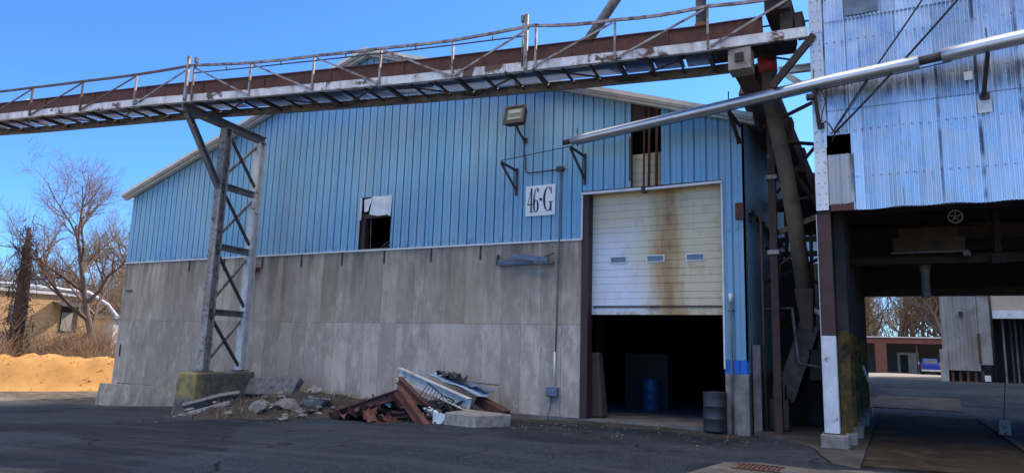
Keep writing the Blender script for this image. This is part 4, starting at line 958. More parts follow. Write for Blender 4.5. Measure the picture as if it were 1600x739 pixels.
cs.add(vs, [(2*i, 2*i+2, 2*i+3, 2*i+1) for i in range(n)], True); cs.build('canopy_sheet', M['corr_trim'], origin=(-2.8, 20, 7))
tag(bpy.data.objects['canopy_sheet'], 'small wavy metal canopy on the warehouse eave by the gap', 'canopy')
MB().tube([(-3.0, 21.5, 6.15), (-1.25, 21.5, 6.1)], .20, 14).tube([(-3.0, 24.5, 7.0), (-1.25, 24.5, 7.0)], .12, 10).build('cross_pipe', M['tan_pipe'], origin=(-2.1, 21.5, 6.1))
tag(bpy.data.objects['cross_pipe'], 'dusty horizontal pipes bridging the gap between warehouse and mill', 'pipe')
MB().bar((-2.4, 17.5, 4.62), (-1.27, 16.6, 4.85), .05, .12).build('tie_beam', M['tan_pipe'], origin=(-1.8, 17, 4.6))
tag(bpy.data.objects['tie_beam'], 'light brown tie bar from the rusty post up to the mill corner column', 'tie bar')
lc = root('lower_chute', (-2.0, 19.5, .1), 'pale sheet-metal chute slanting down between warehouse and mill', 'chute')
MB().hexa([(-2.75, 19.2, .75), (-2.3, 19.2, .62), (-2.3, 20.2, .62), (-2.75, 20.2, .75), (-2.05, 19.2, 2.75), (-1.66, 19.2, 2.45), (-1.66, 20.2, 2.45), (-2.05, 20.2, 2.75)]).build('chute_body', M['grey_steel'], lc)
MB().bar((-2.0, 19.0, 3.1), (-1.45, 18.6, 2.75), .06, .09).build('guard_bar', M['white_rust'], lc)
MB().box(-2.1, -1.4, 20.4, 21.3, .03, 2.0).box(-1.9, -1.4, 19.2, 20.3, 1.2, 1.95).build('drive_base', M['dark_steel'], lc)
gpn = MB(); corrugated(gpn, -2.5, -1.28, .2, 4.75, 24.2, pitch=.3, amp=.04); gpn.build('sheet_fence', M['corr_far'], origin=(-1.9, 24.2, 0))
tag(bpy.data.objects['sheet_fence'], 'pale corrugated sheet fence at the back of the gap', 'fence')
pk = root('gap_pipework', (-2.2, 19, 2), 'tangle of thin rusty pipes, and braces in the dark building gap', 'pipework')
MB().tube([(-2.72, 17.7, .03), (-2.74, 17.75, 5.2), (-2.6, 18.3, 5.6), (-1.35, 18.4, 5.65)], .035, 8).build('thin_pipe', M['rail_rust'], pk)
MB().tube([(-2.6, 18.0, 7.1), (-1.3, 18.2, 6.9)], .05, 8).build('thin_pipe', M['dark_rust'], pk)
MB().tube([(-2.85, 18.6, 2.9), (-2.2, 18.7, 2.95), (-2.1, 18.7, 1.6), (-1.4, 18.6, 1.5)], .045, 8).build('thin_pipe', M['rail'], pk)
MB().tube([(-2.35, 17.45, 3.3), (-2.3, 17.6, 3.9), (-1.75, 17.5, 4.3)], .03, 8).build('thin_pipe', M['rail_rust'], pk)
for p_, q_ in (((-2.3, 17.4, 5.6), (-1.35, 17.6, 6.8)), ((-2.35, 17.4, 6.9), (-1.4, 17.9, 5.2)), ((-2.9, 19.0, 3.6), (-1.4, 19.2, 4.3)), ((-2.9, 19.4, 4.6), (-1.5, 19.4, 3.5)), ((-2.6, 17.5, 7.3), (-1.3, 17.3, 7.75))):
    MB().bar(p_, q_, .05, .08).build('brace', M['dark_rust'], pk)
for z_ in (4.1, 5.9, 7.6): MB().box(-2.52, -2.27, 17.18, 17.46, z_, z_+.10).build('bracket', M['rail'], pk)
MB().box(-2.7, -2.25, 17.9, 18.3, .05, .75).box(-2.62, -2.33, 17.95, 18.25, .755, 1.1).build('machine_base', M['dark_steel'], pk, bevel=.02)
gb = root('gap_platform', (-2.1, 23, 3), 'dark steel platform frame crossing the gap behind the pipe', 'platform')
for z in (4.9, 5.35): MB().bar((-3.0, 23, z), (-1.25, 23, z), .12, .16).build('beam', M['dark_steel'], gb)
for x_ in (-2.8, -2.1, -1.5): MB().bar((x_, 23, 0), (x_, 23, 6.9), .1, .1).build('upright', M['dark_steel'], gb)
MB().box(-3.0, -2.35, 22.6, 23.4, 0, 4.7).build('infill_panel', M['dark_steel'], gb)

# ------------------------------------------------------------------ scrap pile in front of the concrete wall
def one(name, mb, m, label, cat, origin, group=None, bevel=0):
    return tag(mb.build(name, m, origin=origin, bevel=bevel), label, cat, group)
SC = 'scrap heap by the concrete wall'
one('steel_channel', MB().channel((-12.42, 16.35, .98), (-9.68, 15.75, .30), .16, .32, -1), M['white_rust'], 'long white channel with peeling paint lying across the top of the scrap heap', 'scrap beam', (-11, 16.2, .2), SC)
def crump(p, q, w, seed, n=10, k=5, amp=.05, bend=.0):
    """creased sheet from p to q"""
    p = Vector(p); q = Vector(q); d = q-p; s = d.cross(Vector((0, 0, 1))).normalized(); up = s.cross(d.normalized()); vs = []
    for i in range(n+1):
        for j in range(k+1):
            v = p+d*(i/n)+s*w*(j/k-.5)+up*(amp*2*mnoise.noise(Vector((i*.55+seed*7, j*.9, seed)))+bend*math.sin(math.pi*i/n)+(amp*.8 if j in (0, k) else 0))
            vs.append(v)
    m1 = MB(); m1.add(vs, [(i*(k+1)+j, (i+1)*(k+1)+j, (i+1)*(k+1)+j+1, i*(k+1)+j+1) for i in range(n) for j in range(k)])
    off = len(vs); m1.add([v-up*.012 for v in vs], [(i*(k+1)+j+1, (i+1)*(k+1)+j+1, (i+1)*(k+1)+j, i*(k+1)+j) for i in range(n) for j in range(k)])
    return m1
one('siding_offcut', crump((-11.65, 16.75, 1.0), (-9.62, 16.45, .50), .55, 1, amp=.03), M['pale_blue_sheet'], 'pale blue siding offcut lying behind the white channel on the scrap heap', 'siding offcut', (-10.6, 16.6, .3), SC)
one('siding_offcut', crump((-11.2, 16.95, .92), (-9.6, 16.7, .62), .4, 2, amp=.05), M['blue_steel'], 'dark blue bent siding offcut topmost against the wall on the scrap heap', 'siding offcut', (-10.4, 16.8, .4), SC)
one('roof_felt', crump((-11.35, 16.85, 1.02), (-10.5, 16.75, .86), .35, 3, amp=.09), M['black'], 'crumpled black sheet on top of the scrap heap', 'scrap sheet', (-11, 16.8, .6), SC)
one('steel_beam', MB().ibeam((-13.55, 14.9, -.22), (-11.30, 15.2, .56), .18, .24), M['red_brown'], 'red-brown beam rising from the left tip to the top of the scrap heap', 'scrap beam', (-12.5, 15.9, -.3), SC)
one('steel_beam', MB().ibeam((-11.45, 15.1, .60), (-10.25, 14.75, -.28), .18, .22), M['red_brown'], 'red-brown beam sloping down to the right in front of the scrap heap', 'scrap beam', (-10.9, 15.5, -.3), SC)
one('steel_beam', MB().ibeam((-12.2, 16.1, .80), (-11.0, 15.8, .12), .16, .20), M['red_brown'], 'red-brown beam tucked under the white channel near its left end', 'scrap beam', (-11.7, 16.4, 0), SC)
one('steel_beam', MB().bar((-9.95, 16.7, .36), (-9.05, 16.6, .02), .30, .24), M['brown'], 'short red-brown boxy beam end at the right edge of the scrap heap', 'scrap beam', (-9.4, 16.7, 0), SC)
one('steel_beam', MB().ibeam((-13.7, 15.35, -.30), (-11.2, 15.25, -.02), .14, .14), M['brown'], 'low brown beam along the front foot of the scrap heap', 'scrap beam', (-12.4, 15.3, -.3), SC)
for i, (p, q, w, lab) in enumerate([((-13.5, 15.2, -.18), (-11.9, 15.15, .08), .7, 'crumpled red-brown sheet at the left front of the scrap heap'), ((-12.5, 15.0, .02), (-11.2, 14.95, -.28), .7, 'crumpled red-brown sheet bent over the middle front of the scrap heap'), ((-12.3, 15.6, .22), (-11.1, 15.6, .02), .8, 'creased dark sheet under the sloping beams of the scrap heap'), ((-11.5, 15.9, .25), (-10.3, 15.9, .0), .9, 'dark creased sheet inside the scrap heap below the white channel'), ((-12.9, 15.75, .10), (-11.9, 15.8, .30), .6, 'folded rusty sheet lying on the rising beam of the scrap heap'), ((-11.8, 14.85, -.12), (-11.3, 14.8, -.30), .4, 'small bent orange-brown sheet at the front foot of the scrap heap'), ((-13.3, 14.85, -.22), (-12.2, 14.75, .02), .45, 'torn red-brown sheet nearest the left tip of the scrap heap'), ((-12.2, 14.6, .05), (-11.5, 14.55, -.25), .5, 'curled red-brown sheet hanging at the centre front of the scrap heap'), ((-11.9, 15.3, .42), (-11.2, 15.2, .20), .4, 'buckled red-brown sheet right under the joint of the two sloping beams')]):
    one('scrap_sheet', crump(p, q, w, i+5, amp=.12), M['red_brown'] if i not in (2, 3) else M['dark_steel'], lab, 'scrap sheet', p, SC)
gr = MB()
for i in range(6): gr.bar((-10.95+.09*i, 15.72, .78-.055*i), (-11.15+.09*i, 15.6, .36-.055*i), .02, .02)
gr.bar((-10.95, 15.72, .78), (-10.45, 15.72, .48), .025, .025); gr.bar((-11.15, 15.6, .36), (-10.65, 15.6, .06), .025, .025)
one('metal_grate', gr, M['black'], 'small black ladder-like grate leaning on the white channel of the scrap heap', 'grate', (-10.9, 15.6, .2), SC)
tg = MB(); random.seed(3)
for i in range(26):
    a = Vector((-10.7+.9*random.random(), 15.75+.4*random.random(), .12+.18*random.random())); tg.tube([a, a+Vector((random.uniform(-.25, .25), random.uniform(-.1, .1), random.uniform(-.1, .2))), a+Vector((random.uniform(-.4, .4), random.uniform(-.15, .15), random.uniform(-.15, .15)))], .018, 5)
one('tangled_wire', tg, M['black'], 'tangle of dark wire and strap under the white channel', 'wire tangle', (-10.3, 15.9, 0), SC)
one('dented_sheet', crump((-10.22, 15.1, -.18), (-9.88, 15.12, -.10), .34, 12, amp=.05).box(-10.27, -9.90, 15.02, 15.05, -.30, .10), M['white_sheet'], 'small dented white panel with blue stain at the right foot of the scrap heap', 'scrap sheet', (-10.1, 15.05, -.3), SC)
one('white_scrap', crump((-10.85, 15.5, .15), (-10.3, 15.3, .02), .2, 14, amp=.06), M['white_sheet'], 'thin crumpled white strip lying in the middle of the scrap heap', 'scrap sheet', (-10.6, 15.4, 0), SC)
one('white_scrap', crump((-12.15, 15.25, .30), (-11.75, 15.2, .16), .1, 15, amp=.04), M['white_sheet'], 'short white strip on the red-brown sheets of the scrap heap', 'scrap sheet', (-12, 15.2, .1), SC)
one('thin_pipe', MB().tube([(-10.95, 17.2, .82), (-9.6, 17.15, .76)], .02, 6), M['grey_steel'], 'thin grey rod resting against the wall above the scrap heap', 'rod', (-10.3, 17.2, .7), SC)
one('thin_pipe', MB().tube([(-12.2, 15.3, .35), (-11.9, 15.1, -.1)], .025, 6).tube([(-12.6, 15.5, .4), (-12.35, 15.3, .12)], .03, 6), M['dark_steel'], 'dark bent pipe stubs poking from the front of the scrap heap', 'pipe stub', (-12.2, 15.2, -.1), SC)
for i, (a, b_) in enumerate([((-11.4, 15.0, -.25), (-10.4, 15.0, -.22)), ((-11.0, 15.2, -.15), (-9.95, 15.25, -.18)), ((-9.95, 16.2, .18), (-9.3, 16.1, .04))]):
    one('timber_offcut', MB().bar(a, b_, .14, .10), M['dark_wood'], ['dark timber offcut lowest in front of the scrap heap', 'dark timber offcut lying behind the lowest one at the scrap heap', 'dark timber offcut under the right end of the white channel'][i], 'timber', a, SC)
sl_ = MB().hexa([(-9.88, 14.9, -.40), (-8.75, 14.5, -.35), (-8.2, 15.25, -.3), (-9.6, 15.7, -.35), (-9.86, 14.93, .15), (-8.72, 14.55, .17), (-8.15, 15.25, .19), (-9.6, 15.68, .20)])
one('concrete_slab', sl_, M['concrete_pale'], 'low flat concrete slab right of the scrap heap', 'concrete slab', (-9, 15.1, -.3), None, .03)

# ------------------------------------------------------------------ dirt mound with rubble by the tower
def moundz(x, y):
    a = math.exp(-(((x+16.4)/1.9)**2+((y-16.1)/1.7)**2))*.60+math.exp(-(((x+14.3)/1.5)**2+((y-16.7)/.9)**2))*.34+math.exp(-(((x+17.0)/1.1)**2+((y-14.3)/.8)**2))*.30
    a += math.exp(-(((x+12.9)/.9)**2+((y-16.9)/.6)**2))*.26
    a += .09*mnoise.noise(Vector((x*2.2, y*2.2, 5)))+.04*mnoise.noise(Vector((x*6, y*6, 1)))
    return a-.07
md = MB(); xs = rng(-20.2, -11.9, .12); ys = rng(12.5, 17.32, .12); n = len(xs)
md.add([(x, y, H(x, y)+moundz(x, y)) for y in ys for x in xs], [(j*n+i, j*n+i+1, (j+1)*n+i+1, (j+1)*n+i) for j in range(len(ys)-1) for i in range(n-1)], True)
md.build('dirt_mound', M['soil'], kind='stuff', label='dark soil heaped against the wall beside the tower', category='soil')
def mz(x, y): return H(x, y)+max(0, moundz(x, y))
def rock(name, c, size, seed, m, label, cat='rubble', rot=0, group='broken concrete by the tower'):
    random.seed(seed); me = MB()
    import bmesh
    bm = bmesh.new(); bmesh.ops.create_icosphere(bm, subdivisions=3, radius=1)
    mt = Matrix.Rotation(rot, 4, 'Z') @ Matrix.Rotation(random.uniform(-.3, .3), 4, 'X')
    pl = [Vector((random.gauss(0, 1), random.gauss(0, 1), random.gauss(0, 1))).normalized() for _ in range(13)]
    vs = []
    for v in bm.verts:
        p = v.co.copy()
        for q in pl:
            d = p.dot(q)
            if d > .50: p -= q*(d-.50)
        p *= 1+.10*mnoise.noise(p*2.5+Vector((seed, 0, 0)))+.04*mnoise.noise(p*8)
        p = mt @ Vector((p.x*size[0]*1.12, p.y*size[1]*1.15, p.z*size[2]*1.12)); vs.append(p+Vector(c))
    me.add(vs, [tuple(v.index for v in f.verts) for f in bm.faces]); bm.free()
    return one(name, me, m, label, cat, c, group)
BG = 'broken concrete by the tower'
def slabp(pts, th, m, label):
    a = [Vector(p) for p in pts]; nrm = (a[1]-a[0]).cross(a[-1]-a[0]).normalized()
    mb = MB(); mb.prism(a, nrm*th); o = one('broken_slab', mb, m, label, 'rubble', pts[0], BG, .025); return o
slabp([(-18.75, 16.45, .05), (-16.75, 16.55, .12), (-16.55, 16.75, .66), (-16.95, 16.78, .74), (-18.7, 16.68, .56)], -.24, M['stone'], 'long flat broken slab propped against the concrete wall')
slabp([(-18.0, 13.9, -.30), (-16.85, 14.75, .22), (-16.75, 14.6, .34), (-17.1, 14.2, .25), (-17.95, 13.65, -.05)], .14, M['stone'], 'rough grey slab leaning on the yellow-painted pier, upper of two')
slabp([(-17.95, 13.55, -.42), (-16.75, 14.35, .02), (-16.55, 14.1, .08), (-17.8, 13.25, -.38)], .13, M['concrete_pale'], 'thin pale slab leaning at the pier foot, lower of two')
rock('concrete_chunk', (-15.75, 14.5, -.06), (.58, .36, .32), 4, M['stone'], 'angular pale grey chunk at the front of the dirt mound', rot=-.5)
rock('concrete_chunk', (-15.2, 15.0, .02), (.40, .3, .28), 5, M['stone'], 'dark grey chunk right of the pale one on the mound', rot=.4)
rock('concrete_chunk', (-14.85, 15.6, .02), (.50, .38, .30), 6, M['stone'], 'flat grey chunk on top of the dirt mound', rot=.2)
rock('concrete_chunk', (-15.85, 16.75, .12), (.60, .32, .34), 9, M['concrete_pale'], 'brownish chunk at the right end of the propped slab', rot=.1)
rock('concrete_chunk', (-17.55, 13.6, -.25), (.22, .2, .15), 11, M['stone'], 'small chunk at the corner of the yellow-painted pier')
random.seed(31)
for i in range(34):
    x = random.gauss(-15.0, 1.3); y = random.gauss(15.3, .8)
    if y > 17 or x < -18: continue
    q = random.uniform(.06, .17)
    rock('concrete_chunk', (x, y, mz(x, y)+q*.25), (q*1.2, q*.9, q*.6), 60+i, M['stone'] if i % 3 else M['concrete_pale'], 'small broken concrete piece lying on the dirt mound by the tower', rot=random.random()*6)
# dry grass and debris
random.seed(11)
random.seed(11); gs = MB()
for i in range(1500):
    while True:
        x = random.uniform(-18.2, -12.6); y = random.uniform(13.0, 17.2)
        if moundz(x, y) > .0 and mnoise.noise(Vector((x*1.1, y*1.1, 9))) > -.15: break
    z = mz(x, y); h = random.uniform(.05, .22); a = random.uniform(0, 6.28); dx, dy = math.cos(a), math.sin(a); w = .008
    t = random.uniform(.3, 1.2)
    gs.add([(x-dy*w, y+dx*w, z-.01), (x+dy*w, y-dx*w, z-.01), (x+dx*h*t, y+dy*h*t, z+h)], [(0, 1, 2)])
for i in range(700):
    x = random.uniform(-13.5, -3.2) if i % 2 else random.uniform(-27, -13); y = YF-.1-abs(random.gauss(0, .35)) if i % 3 else random.uniform(14, 17)
    if -7.3 < x < -3.4 and y > 16.9: continue
    z = H(x, y); h = random.uniform(.03, .10); a = random.uniform(0, 6.28); dx, dy = math.cos(a), math.sin(a)
    gs.add([(x-dy*.007, y+dx*.007, z-.01), (x+dy*.007, y-dx*.007, z-.01), (x+dx*h, y+dy*h, z+h)], [(0, 1, 2)])
gs.build('dry_grass', M['straw'], kind='stuff', label='dry straw-coloured grass on the mound and along the wall foot', category='grass')
db = MB(); random.seed(21)
def chip(x, y, r, z=None):
    z = H(x, y) if z is None else z
    a0 = random.random()*6; k = 5; vs = [(x+r*random.uniform(.6, 1.2)*math.cos(a0+2*math.pi*i/k), y+r*random.uniform(.6, 1.2)*math.sin(a0+2*math.pi*i/k), z-.01) for i in range(k)]
    vs.append((x+r*.2, y, z+r*random.uniform(.15, .45)))
    db.add(vs, [(i, (i+1) % k, k) for i in range(k)])
for i in range(520):
    t = random.random()
    if t < .30: x, y = random.gauss(-14.8, 1.7), random.gauss(14.9, 1.2)
    elif t < .50: x, y = random.gauss(-8.4, .9), random.gauss(16.0, .6)
    elif t < .72: x, y = random.uniform(-7, -1.5), random.gauss(15.6, .9)
    elif t < .86: x, y = random.uniform(-27, -8), random.gauss(16.0, .9)
    else: x, y = random.uniform(-20, 0), random.uniform(8, 16)
    if y > 17.2: continue
    zz = mz(x, y) if (-20 < x < -12 and y > 12.5) else None
    chip(x, y, random.choice((.012, .015, .02, .025, .035, .05)) if t < .86 else random.uniform(.008, .018), zz)
db.build('debris', M['pebble'], kind='stuff', label='pale chips and gravel scattered over the yard', category='debris')
# drain, marker block
dg = root('drain_grate', (-1.9, 11.6, .03), 'rusty iron drain grate set in the concrete apron', 'drain')
dgm = MB()
for i in range(9): dgm.box(-2.22+i*.07, -2.185+i*.07, 11.35, 11.85, .034, .046)
dgm.build('bars', M['brown'], dg)
for y0 in (11.30, 11.855): MB().box(-2.27, -1.58, y0, y0+.045, .033, .05).build('frame_bar', M['brown'], dg)
mk = root('marker_block', (2.2, 20.8, .07), 'small yellowish concrete block with an upright rod beside the scale slab', 'marker')
MB().box(2.08, 2.32, 20.7, 20.95, .077, .42).build('block', M['gear'], mk, bevel=.02)
MB().tube([(2.2, 20.83, .42), (2.32, 20.9, 1.5)], .012, 6).build('rod', M['dark_steel'], mk)

# ------------------------------------------------------------------ trees
def grow(mb_t, mb_c, base, h, seed, r0, spread=.55, levels=5, kids=(7, 6, 5, 4), lean=(0, 0), first=.3, up=.12):
    rnd = random.Random(seed)
    def branch(p, d, L, r, lv):
        n = 5 if lv < 2 else (4 if lv < 3 else 3); pts = [p.copy()]; rs = [r]; q = p.copy(); dd = d.copy()
        for i in range(n):
            j = .10 if lv == 0 else .20
            dd = (dd+Vector((rnd.gauss(0, j), rnd.gauss(0, j), rnd.gauss(0, j*.6)+(up if lv else .02)))).normalized()
            q = q+dd*(L/n); pts.append(q.copy()); rs.append(max(.006, r*(1-.72*(i+1)/n)))
        (mb_t if lv < 2 else mb_c).tube(pts, rs, (8, 6, 4, 3, 3)[min(lv, 4)], cap=False)
        if lv >= levels-1: return
        k = kids[min(lv, len(kids)-1)]
        for i in range(k):
            t = (first+(1-first)*(i+rnd.random()*.8)/k) if lv == 0 else (.2+.8*(i+rnd.random())/k)
            t = min(t, .999); f = t*n; a = int(f); pos = pts[a].lerp(pts[a+1], f-a); rr = rs[a]+(rs[a+1]-rs[a])*(f-a)
            ax = (pts[a+1]-pts[a]).normalized(); o = ax.orthogonal().normalized(); o.rotate(Matrix.Rotation(rnd.random()*6.283, 3, ax))
            nd = (ax*(1-spread*.8)+o*spread*rnd.uniform(.7, 1.3)).normalized()
            branch(pos, nd, L*rnd.uniform(.50, .72)*(1-.45*t if lv == 0 else 1-.3*t)*(1.05 if lv == 0 else 1), max(.006, rr*.72), lv+1)
    branch(Vector(base), Vector((lean[0], lean[1], 1)).normalized(), h*.78, r0, 0)
def tree(name, base, h, seed, r0, label, group, m1, m2, **kw):
    t = root(name, base, label, 'tree', group); a = MB(); b_ = MB(); grow(a, b_, base, h, seed, r0, **kw)
    a.build('trunk', m1, t); b_.build('crown', m2, t); return t
tree('bare_tree', at(-44.86, 27.67), 13.4, 5, .27, 'tall bare spreading tree left of the warehouse corner', None, M['bark'], M['twig'], kids=(10, 8, 7, 6), first=.30, spread=.60, up=.13)
tree('bare_tree', at(-43.0, 28.6), 12.0, 12, .24, 'slimmer bare tree close behind the tall spreading one', None, M['bark'], M['twig'], kids=(7, 6, 5, 4), first=.35)
vt = root('dead_trunk', at(-46.3, 23.4), 'leaning dead trunk wrapped in dark vines behind the sand bank', 'tree')
a = MB(); a.tube([at(-46.35, 23.3), (-45.9, 23.2, 3.0), (-45.4, 22.9, 6.0), (-45.15, 22.66, 8.1)], [.42, .38, .3, .1], 10); a.build('trunk', M['vine'], vt)
a = MB(); rnd = random.Random(4)
for i in range(420):
    t = rnd.random()**1.2; c_ = Vector((-46.35, 23.3, -.9)).lerp(Vector((-45.15, 22.66, 8.1)), t); rr = .9*(1-t)+.28
    o = Vector((rnd.gauss(0, rr*.5), rnd.gauss(0, rr*.5), rnd.uniform(-.4, .4))); p = c_+o
    a.tube([p, p+Vector((rnd.gauss(0, .25), rnd.gauss(0, .25), rnd.uniform(-.7, .5))), p+Vector((rnd.gauss(0, .4), rnd.gauss(0, .4), rnd.uniform(-1.2, .6)))], [.03, .022, .008], 3, cap=False)
a.build('vines', M['vine'], vt)
bt = tree('woodland_tree', at(-78, 50), 11.0, 21, .26, '', 'bare woodland trees', M['bark'], M['twig_warm'], kids=(9, 7, 6, 4), first=.2, spread=.6)
bt2 = tree('woodland_tree', at(-5, 118), 17.0, 33, .40, '', 'bare woodland trees', M['bark'], M['twig_warm'], kids=(9, 6, 5, 4), first=.35, spread=.5)
bt3 = tree('woodland_tree', at(-90, 60), 15.0, 47, .30, '', 'bare woodland trees', M['bark'], M['twig_warm'], kids=(8, 7, 5, 4), first=.3, spread=.55)
LBL = 'bare brown woodland tree beyond the left brick building'; LBR = 'bare brown woodland tree beyond the low red carport'
bt['label'] = LBL; bt2['label'] = LBR; bt3['label'] = LBL
rnd = random.Random(9)
for i in range(20):
    d = rnd.uniform(84, 130); ang = R_(rnd.uniform(55.5, 68)); x, y = -d*math.sin(ang), d*math.cos(ang)
    copy_thing((bt, bt3)[i % 2], at(x, y), rnd.random()*6.28, rnd.uniform(.75, 1.0)*(1.0 if d < 100 else 1.05), LBL)
for i in range(46):
    x = rnd.uniform(-14, 22); y = rnd.uniform(112, 165)
    copy_thing((bt2, bt3)[i % 2], at(x, y), rnd.random()*6.28, rnd.uniform(.85, 1.35), LBR)
def woods(name, mk, n, label, seed):
    r = random.Random(seed); mb = MB()
    for i in range(n):
        x, y, z, h = mk(r); d = Vector((r.gauss(0, .35), r.gauss(0, .35), 1)).normalized(); p = Vector((x, y, z)); w = r.uniform(.012, .05)
        q = p+d*h*.5; e = (d+Vector((r.gauss(0, .3), r.gauss(0, .3), .1))).normalized(); t = q+e*h*.5
        mb.tube([p, q, t], [w, w*.7, w*.2], 3, cap=False)
    o = mb.build(name, M['twig_warm'], kind='stuff', label=label, category='woods'); return o
def mk_r(r):
    x = r.uniform(-16, 22); y = r.uniform(113, 150); return x, y, .5+r.random()**1.7*11, r.uniform(1.2, 4)
def mk_l(r):
    d = r.uniform(80, 125); a = R_(r.uniform(55, 69)); return -d*math.sin(a), d*math.cos(a), -.9+r.random()**1.4*8.5, r.uniform(1., 3.2)
woods('far_woods', mk_r, 7000, 'dense bare brown undergrowth and twigs behind the low carport', 3)
woods('far_woods', mk_l, 6000, 'dense bare brown twigs beyond the left brick building', 4)
# scrub along the sand bank
def shrub(seed, h):
    mb = MB(); r = random.Random(seed)
    for i in range(26):
        d = Vector((r.gauss(0, .45), r.gauss(0, .45), 1)).normalized(); p = Vector((r.gauss(0, .25), r.gauss(0, .25), 0)); L = h*r.uniform(.6, 1.1)
        pts = [p]; 
        for k in range(4): d = (d+Vector((r.gauss(0, .15), r.gauss(0, .15), .03))).normalized(); pts.append(pts[-1]+d*L/4)
        mb.tube(pts, [.022, .018, .013, .009, .004], 3, cap=False)
        for k in range(9):
            q = pts[r.randint(1, 3)].lerp(pts[r.randint(2, 4)], r.random()); e = (d+Vector((r.gauss(0, .7), r.gauss(0, .7), r.gauss(0, .4)))).normalized()
            mb.tube([q, q+e*L*.16, q+e*L*.3+Vector((0, 0, .05))], [.010, .007, .003], 3, cap=False)
    return mb
SHL = 'leafless tawny shrub growing behind the sand bank'
s0 = shrub(2, 3.2).build('bare_shrub', M['twig_warm'], origin=(0, 0, 0)); s0.location = at(-46, 25); tag(s0, SHL, 'shrub', 'shrubs behind the sand bank')
for i in range(24):
    d = rnd.uniform(46, 62); ang = R_(rnd.uniform(57, 67.5)); c_ = s0.copy(); S.collection.objects.link(c_)
    c_.location = at(-d*math.sin(ang), d*math.cos(ang)); c_.rotation_euler = (0, 0, rnd.random()*6.28); k = rnd.uniform(.6, 1.25); c_.scale = (k*1.1, k*1.1, k)

# ------------------------------------------------------------------ sand bank
A0 = Vector((-37.35, 18.63, 0)); ud = Vector((.53, .85, 0)).normalized(); vd = Vector((-ud.y, ud.x, 0))
sb_ = MB(); us = rng(-34, 30, .35); vs_ = rng(-.6, 9, .3); n = len(us); V = []
for v_ in vs_:
    for u in us:
        p = A0+ud*u+vd*v_
        prof = sstep(0, 2.6, v_)*(1-sstep(5.5, 9, v_))
        gx_ = mnoise.noise(Vector((u*.35, v_*.2, 0))); gul = abs(mnoise.noise(Vector((u*.9, v_*.35, 3))))
        z = -.92+1.66*prof*(1+.045*gx_)-.30*prof*max(0, .35-gul)*2+.10*mnoise.noise(Vector((u*2.6, v_*2.6, 0)))*prof+.05*mnoise.noise(Vector((u*6, v_*6, 0)))*prof
        V.append((p.x+.25*mnoise.noise(Vector((u*.6, 7, 0))), p.y, z))
sb_.add(V, [(j*n+i, j*n+i+1, (j+1)*n+i+1, (j+1)*n+i) for j in range(len(vs_)-1) for i in range(n-1)], True)
random.seed(77)
for i in range(1100):
    u = random.uniform(-20, 12); v_ = random.choice((random.uniform(-1.6, .4), random.uniform(-.3, 3)))
    p = A0+ud*u+vd*v_; r = random.choice((.02, .03, .04, .05, .08)) if v_ > .3 else random.choice((.02, .03, .05, .07))
    prof = sstep(0, 2.6, v_); z = -.92+1.62*prof; a0 = random.random()*6; kk = 5
    vv = [(p.x+r*random.uniform(.6, 1.2)*math.cos(a0+1.2566*q), p.y+r*random.uniform(.6, 1.2)*math.sin(a0+1.2566*q), z-.03) for q in range(kk)]+[(p.x, p.y, z+r*random.uniform(.6, 1.1))]
    sb_.add(vv, [(q, (q+1) % kk, kk) for q in range(kk)])
o = sb_.build('sand_bank', M['sand'], origin=(-38, 22, -.9)); tag(o, 'long low bank of orange sand left of the warehouse', 'sand bank')

# ------------------------------------------------------------------ brick building on the left
bb = root('brick_building', (-64, 34, -.9), 'low tan brick building with pale roof edge behind the sand bank', 'building')
BX = -64.0; BY0, BY1 = 18.0, 38.6; BZ = 5.35
MB().box(BX-9, BX, BY0, BY1, -1.2, BZ).build('wall', M['brick'], bb)
MB().box(BX-9.2, BX+.25, BY0-.2, BY1+.2, BZ+.003, BZ+.26).build('roof_edge', M['rake_trim'], bb)
MB().box(BX-8.8, BX-1, BY0, BY1-.3, BZ+.423, BZ+.55).build('roof', M['roof'], bb)
MB().tube([(BX-.1, BY0+2, BZ+.6), (BX+.1, BY1-4, BZ+.55), (BX+.3, BY1-1, BZ+.45), (BX+.4, BY1+.8, BZ-.5), (BX+.3, BY1+2.2, BZ-1.8), (BX+.2, BY1+2.4, -1.0)], .18, 10).build('roof_pipe', M['white_sheet'], bb)
for y0, y1, z0, z1 in ((31.55, 32.1, 2.9, 4.3), (30.9, 31.4, -.6, .9)):
    w_ = MB().box(BX+.002, BX+.05, y0, y1, z0, z1).build('window', M['glass'], bb)
MB().box(BX+.003, BX+.06, 35.6, 37.1, 2.2, 5.0).build('doorway', M['dark_in'], bb)
MB().box(BX+.063, BX+.10, 35.7, 36.6, 2.3, 3.9).build('board_panel', M['beige'], bb)
MB().hexa([(BX+.01, 34.8, 4.7), (BX+1.6, 34.8, 4.35), (BX+1.6, 37.4, 4.35), (BX+.01, 37.4, 4.7), (BX+.01, 34.8, 4.8), (BX+1.6, 34.8, 4.45), (BX+1.6, 37.4, 4.45), (BX+.01, 37.4, 4.8)]).build('awning', M['dark_steel'], bb)
st = MB()
for i in range(14): st.box(BX+.1, BX+1.3, 37.4-.42*i-.45, 37.4-.42*i, 2.0-.21*i, 2.08-.21*i)
st.bar((BX+1.3, 37.4, 2.0), (BX+1.3, 31.5, -1.0), .1, .3); st.bar((BX+1.3, 37.4, 3.0), (BX+1.3, 31.5, 0), .05, .05)
st.build('outside_stair', M['brown'], bb)
MB().tube([(BX-4, 31.2, BZ+.5), (BX-4, 31.2, BZ+2.2)], .25, 10).build('roof_vent', M['white_sheet'], bb)
wb = root('white_shed', (-66, 44, -.9), 'white block shed seen behind the tall bare tree', 'shed')
